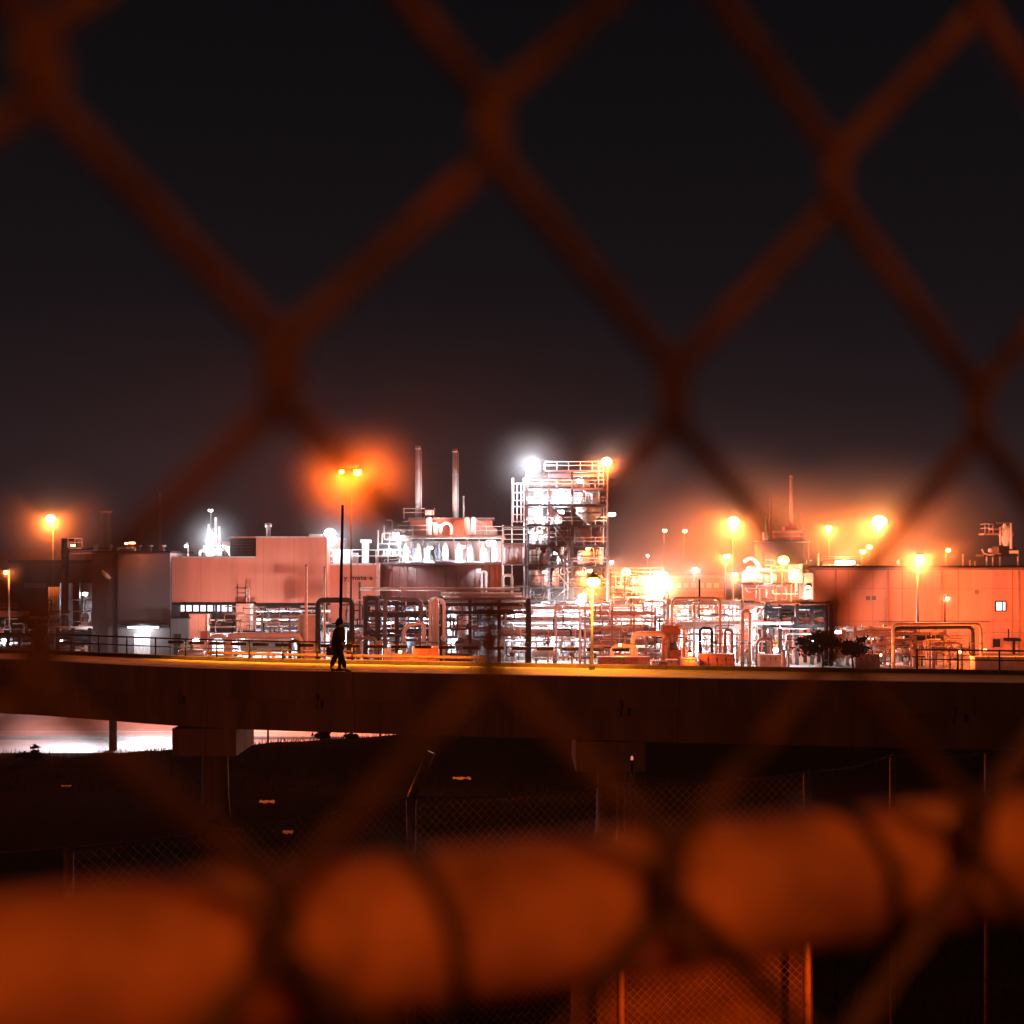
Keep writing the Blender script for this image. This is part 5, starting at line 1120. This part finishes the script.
# denser mist pockets, most of them added to stand in for lamp glow
def mist(px, py, Y, rx, rz, dens, label, ry=None):
    p = W(px, py, Y); ry = ry or min(rx, rz)*1.0
    b = MB(); b.ball((0, 0, 0), 1, 24, 14); o = b.build('haze', mm_ := bpy.data.materials.new('mist')); o.location = p; o.scale = (rx, ry, rz)  # mist pocket for lamp glow, sharing the haze box's object name
    mm_.use_nodes = True; nt = mm_.node_tree; nt.nodes.clear(); N = nt.nodes; L = nt.links
    out = N.new('ShaderNodeOutputMaterial'); v = N.new('ShaderNodeVolumePrincipled'); v.inputs['Color'].default_value = (.95, .93, .95, 1); v.inputs['Anisotropy'].default_value = .1
    tc = N.new('ShaderNodeTexCoord'); g = N.new('ShaderNodeTexGradient'); g.gradient_type = 'QUADRATIC_SPHERE'; L.new(tc.outputs['Object'], g.inputs['Vector'])
    n = N.new('ShaderNodeTexNoise'); n.inputs['Scale'].default_value = 1.4; n.inputs['Detail'].default_value = 2; L.new(tc.outputs['Object'], n.inputs['Vector'])
    mr = N.new('ShaderNodeMapRange'); mr.inputs['From Min'].default_value = .3; mr.inputs['From Max'].default_value = .7; mr.inputs['To Min'].default_value = .7*dens; mr.inputs['To Max'].default_value = 1.15*dens; L.new(n.outputs['Fac'], mr.inputs['Value'])
    mu = N.new('ShaderNodeMath'); mu.operation = 'MULTIPLY'; L.new(g.outputs['Fac'], mu.inputs[0]); L.new(mr.outputs[0], mu.inputs[1]); L.new(mu.outputs[0], v.inputs['Density'])
    L.new(v.outputs[0], out.inputs['Volume'])
    tag(o, label, 'haze', 'pockets of lit mist in the plant', 'stuff')
for a in ((357, 475, 84, 5.2, 4.6, .03, 'deep orange glow mist added round the tall twin headed lamp'), (54, 520, 149, 9, 8, .05, 'orange glow mist added round the far left lamp'), (529, 465, 133.4, 5.5, 5, .035, 'white glow mist added at the top left of the tower'),
          (620, 470, 144, 8, 6.5, .05, 'orange glow mist added behind the top right of the tower'), (611, 463, 131.8, 3.6, 3.3, .07, 'orange glow mist added at the tall lamp on the tower edge'), (664, 562, 150, 14, 9.5, .12, 'salmon mist filling the gap right of the tower'), (735, 523, 149, 13, 10, .08, 'orange glow mist added round the tall lamp left of the dark orange tank'),
          (782, 560, 133.5, 5, 4.5, .09, 'amber glow mist added before the dark orange tank'), (873, 538, 149, 20, 11, .085, 'wide orange glow mist added behind the long building'), (918, 560, 127, 5, 5, .05, 'orange glow mist added on the thick pole before the long building'),
          (592, 582, 49, 1.8, 1.7, .10, 'amber glow mist added at the nearest street lamp'), (213, 536, 135.5, 4.5, 4, .03, 'cool white glow mist added over the rooftop flues'), (331, 534, 136.5, 5, 4.5, .05, 'white glow mist added at the salmon corner lamp'),
          (397, 535, 138, 4.5, 4, .05, 'white glow mist added left of the plant house'), (946, 552, 152, 5, 4, .05, 'orange glow mist added at the right part of the long roof'), (560, 610, 128, 9, 4, .03, 'white glow mist added in the pipes below the tower'),
          (733, 521, 149, 4, 4, .09, 'tight orange glow mist added on the tall lamp left of the dark orange tank'), (877, 522, 149, 5, 5, .09, 'tight orange glow mist added on the brightest lamp behind the long building'), (918, 557, 126.8, 2.6, 2.6, .1, 'tight orange glow mist added on the thick pole lamp'),
          (660, 577, 136, 4, 4, .10, 'tight warm glow mist added on the brightest warm lamp'), (626, 573, 142, 3.2, 3.2, .1, 'tight orange glow mist added on the hot gantry lamp'), (53, 519, 149, 3.4, 3.4, .09, 'tight orange glow mist added on the far left lamp'), (725.5, 556, 145, 2.2, 2.2, .12, 'tight orange glow mist added on the middle height lamp'),
          (733.5, 575, 130, 2, 2, .14, 'tight orange glow mist added on the low lamp over the cream rack'), (828, 528, 151, 2.8, 2.8, .1, 'tight orange glow mist added on the lamp at the left of the long roof'), (945.5, 598, 123.2, 1, 1, .2, 'tight warm glow mist added on the tiny low lamp before the long building'), (9, 572, 134.2, 1.8, 1.8, .12, 'tight orange glow mist added on the small lamp at the left edge')):
    mist(*a)

# ------------------------------------------------------------------ camera and render settings
cam = bpy.data.cameras.new('camera'); co = bpy.data.objects.new('camera', cam); COL.objects.link(co); sc.camera = co
co.location = (0, 0, CZ); co.rotation_euler = (math.radians(90), 0, 0)
cam.sensor_width = 36; cam.lens = F/1024*36; cam.shift_y = (HY-512)/1024; cam.clip_start = .02; cam.clip_end = 2000
cam.dof.use_dof = True; cam.dof.focus_distance = 90; cam.dof.aperture_fstop = 4.6
sc.view_settings.view_transform = 'Standard'; sc.view_settings.look = 'None'; sc.view_settings.gamma = 1; sc.view_settings.exposure = 0
cy = sc.cycles; cy.use_denoising = True; cy.max_bounces = 5; cy.diffuse_bounces = 2; cy.glossy_bounces = 2; cy.volume_bounces = 0; cy.transmission_bounces = 2
cy.sample_clamp_indirect = 3; cy.use_light_tree = True; cy.caustics_reflective = False; cy.caustics_refractive = False
try: cy.denoiser = 'OPENIMAGEDENOISE'
except Exception: pass
bpy.context.view_layer.update()
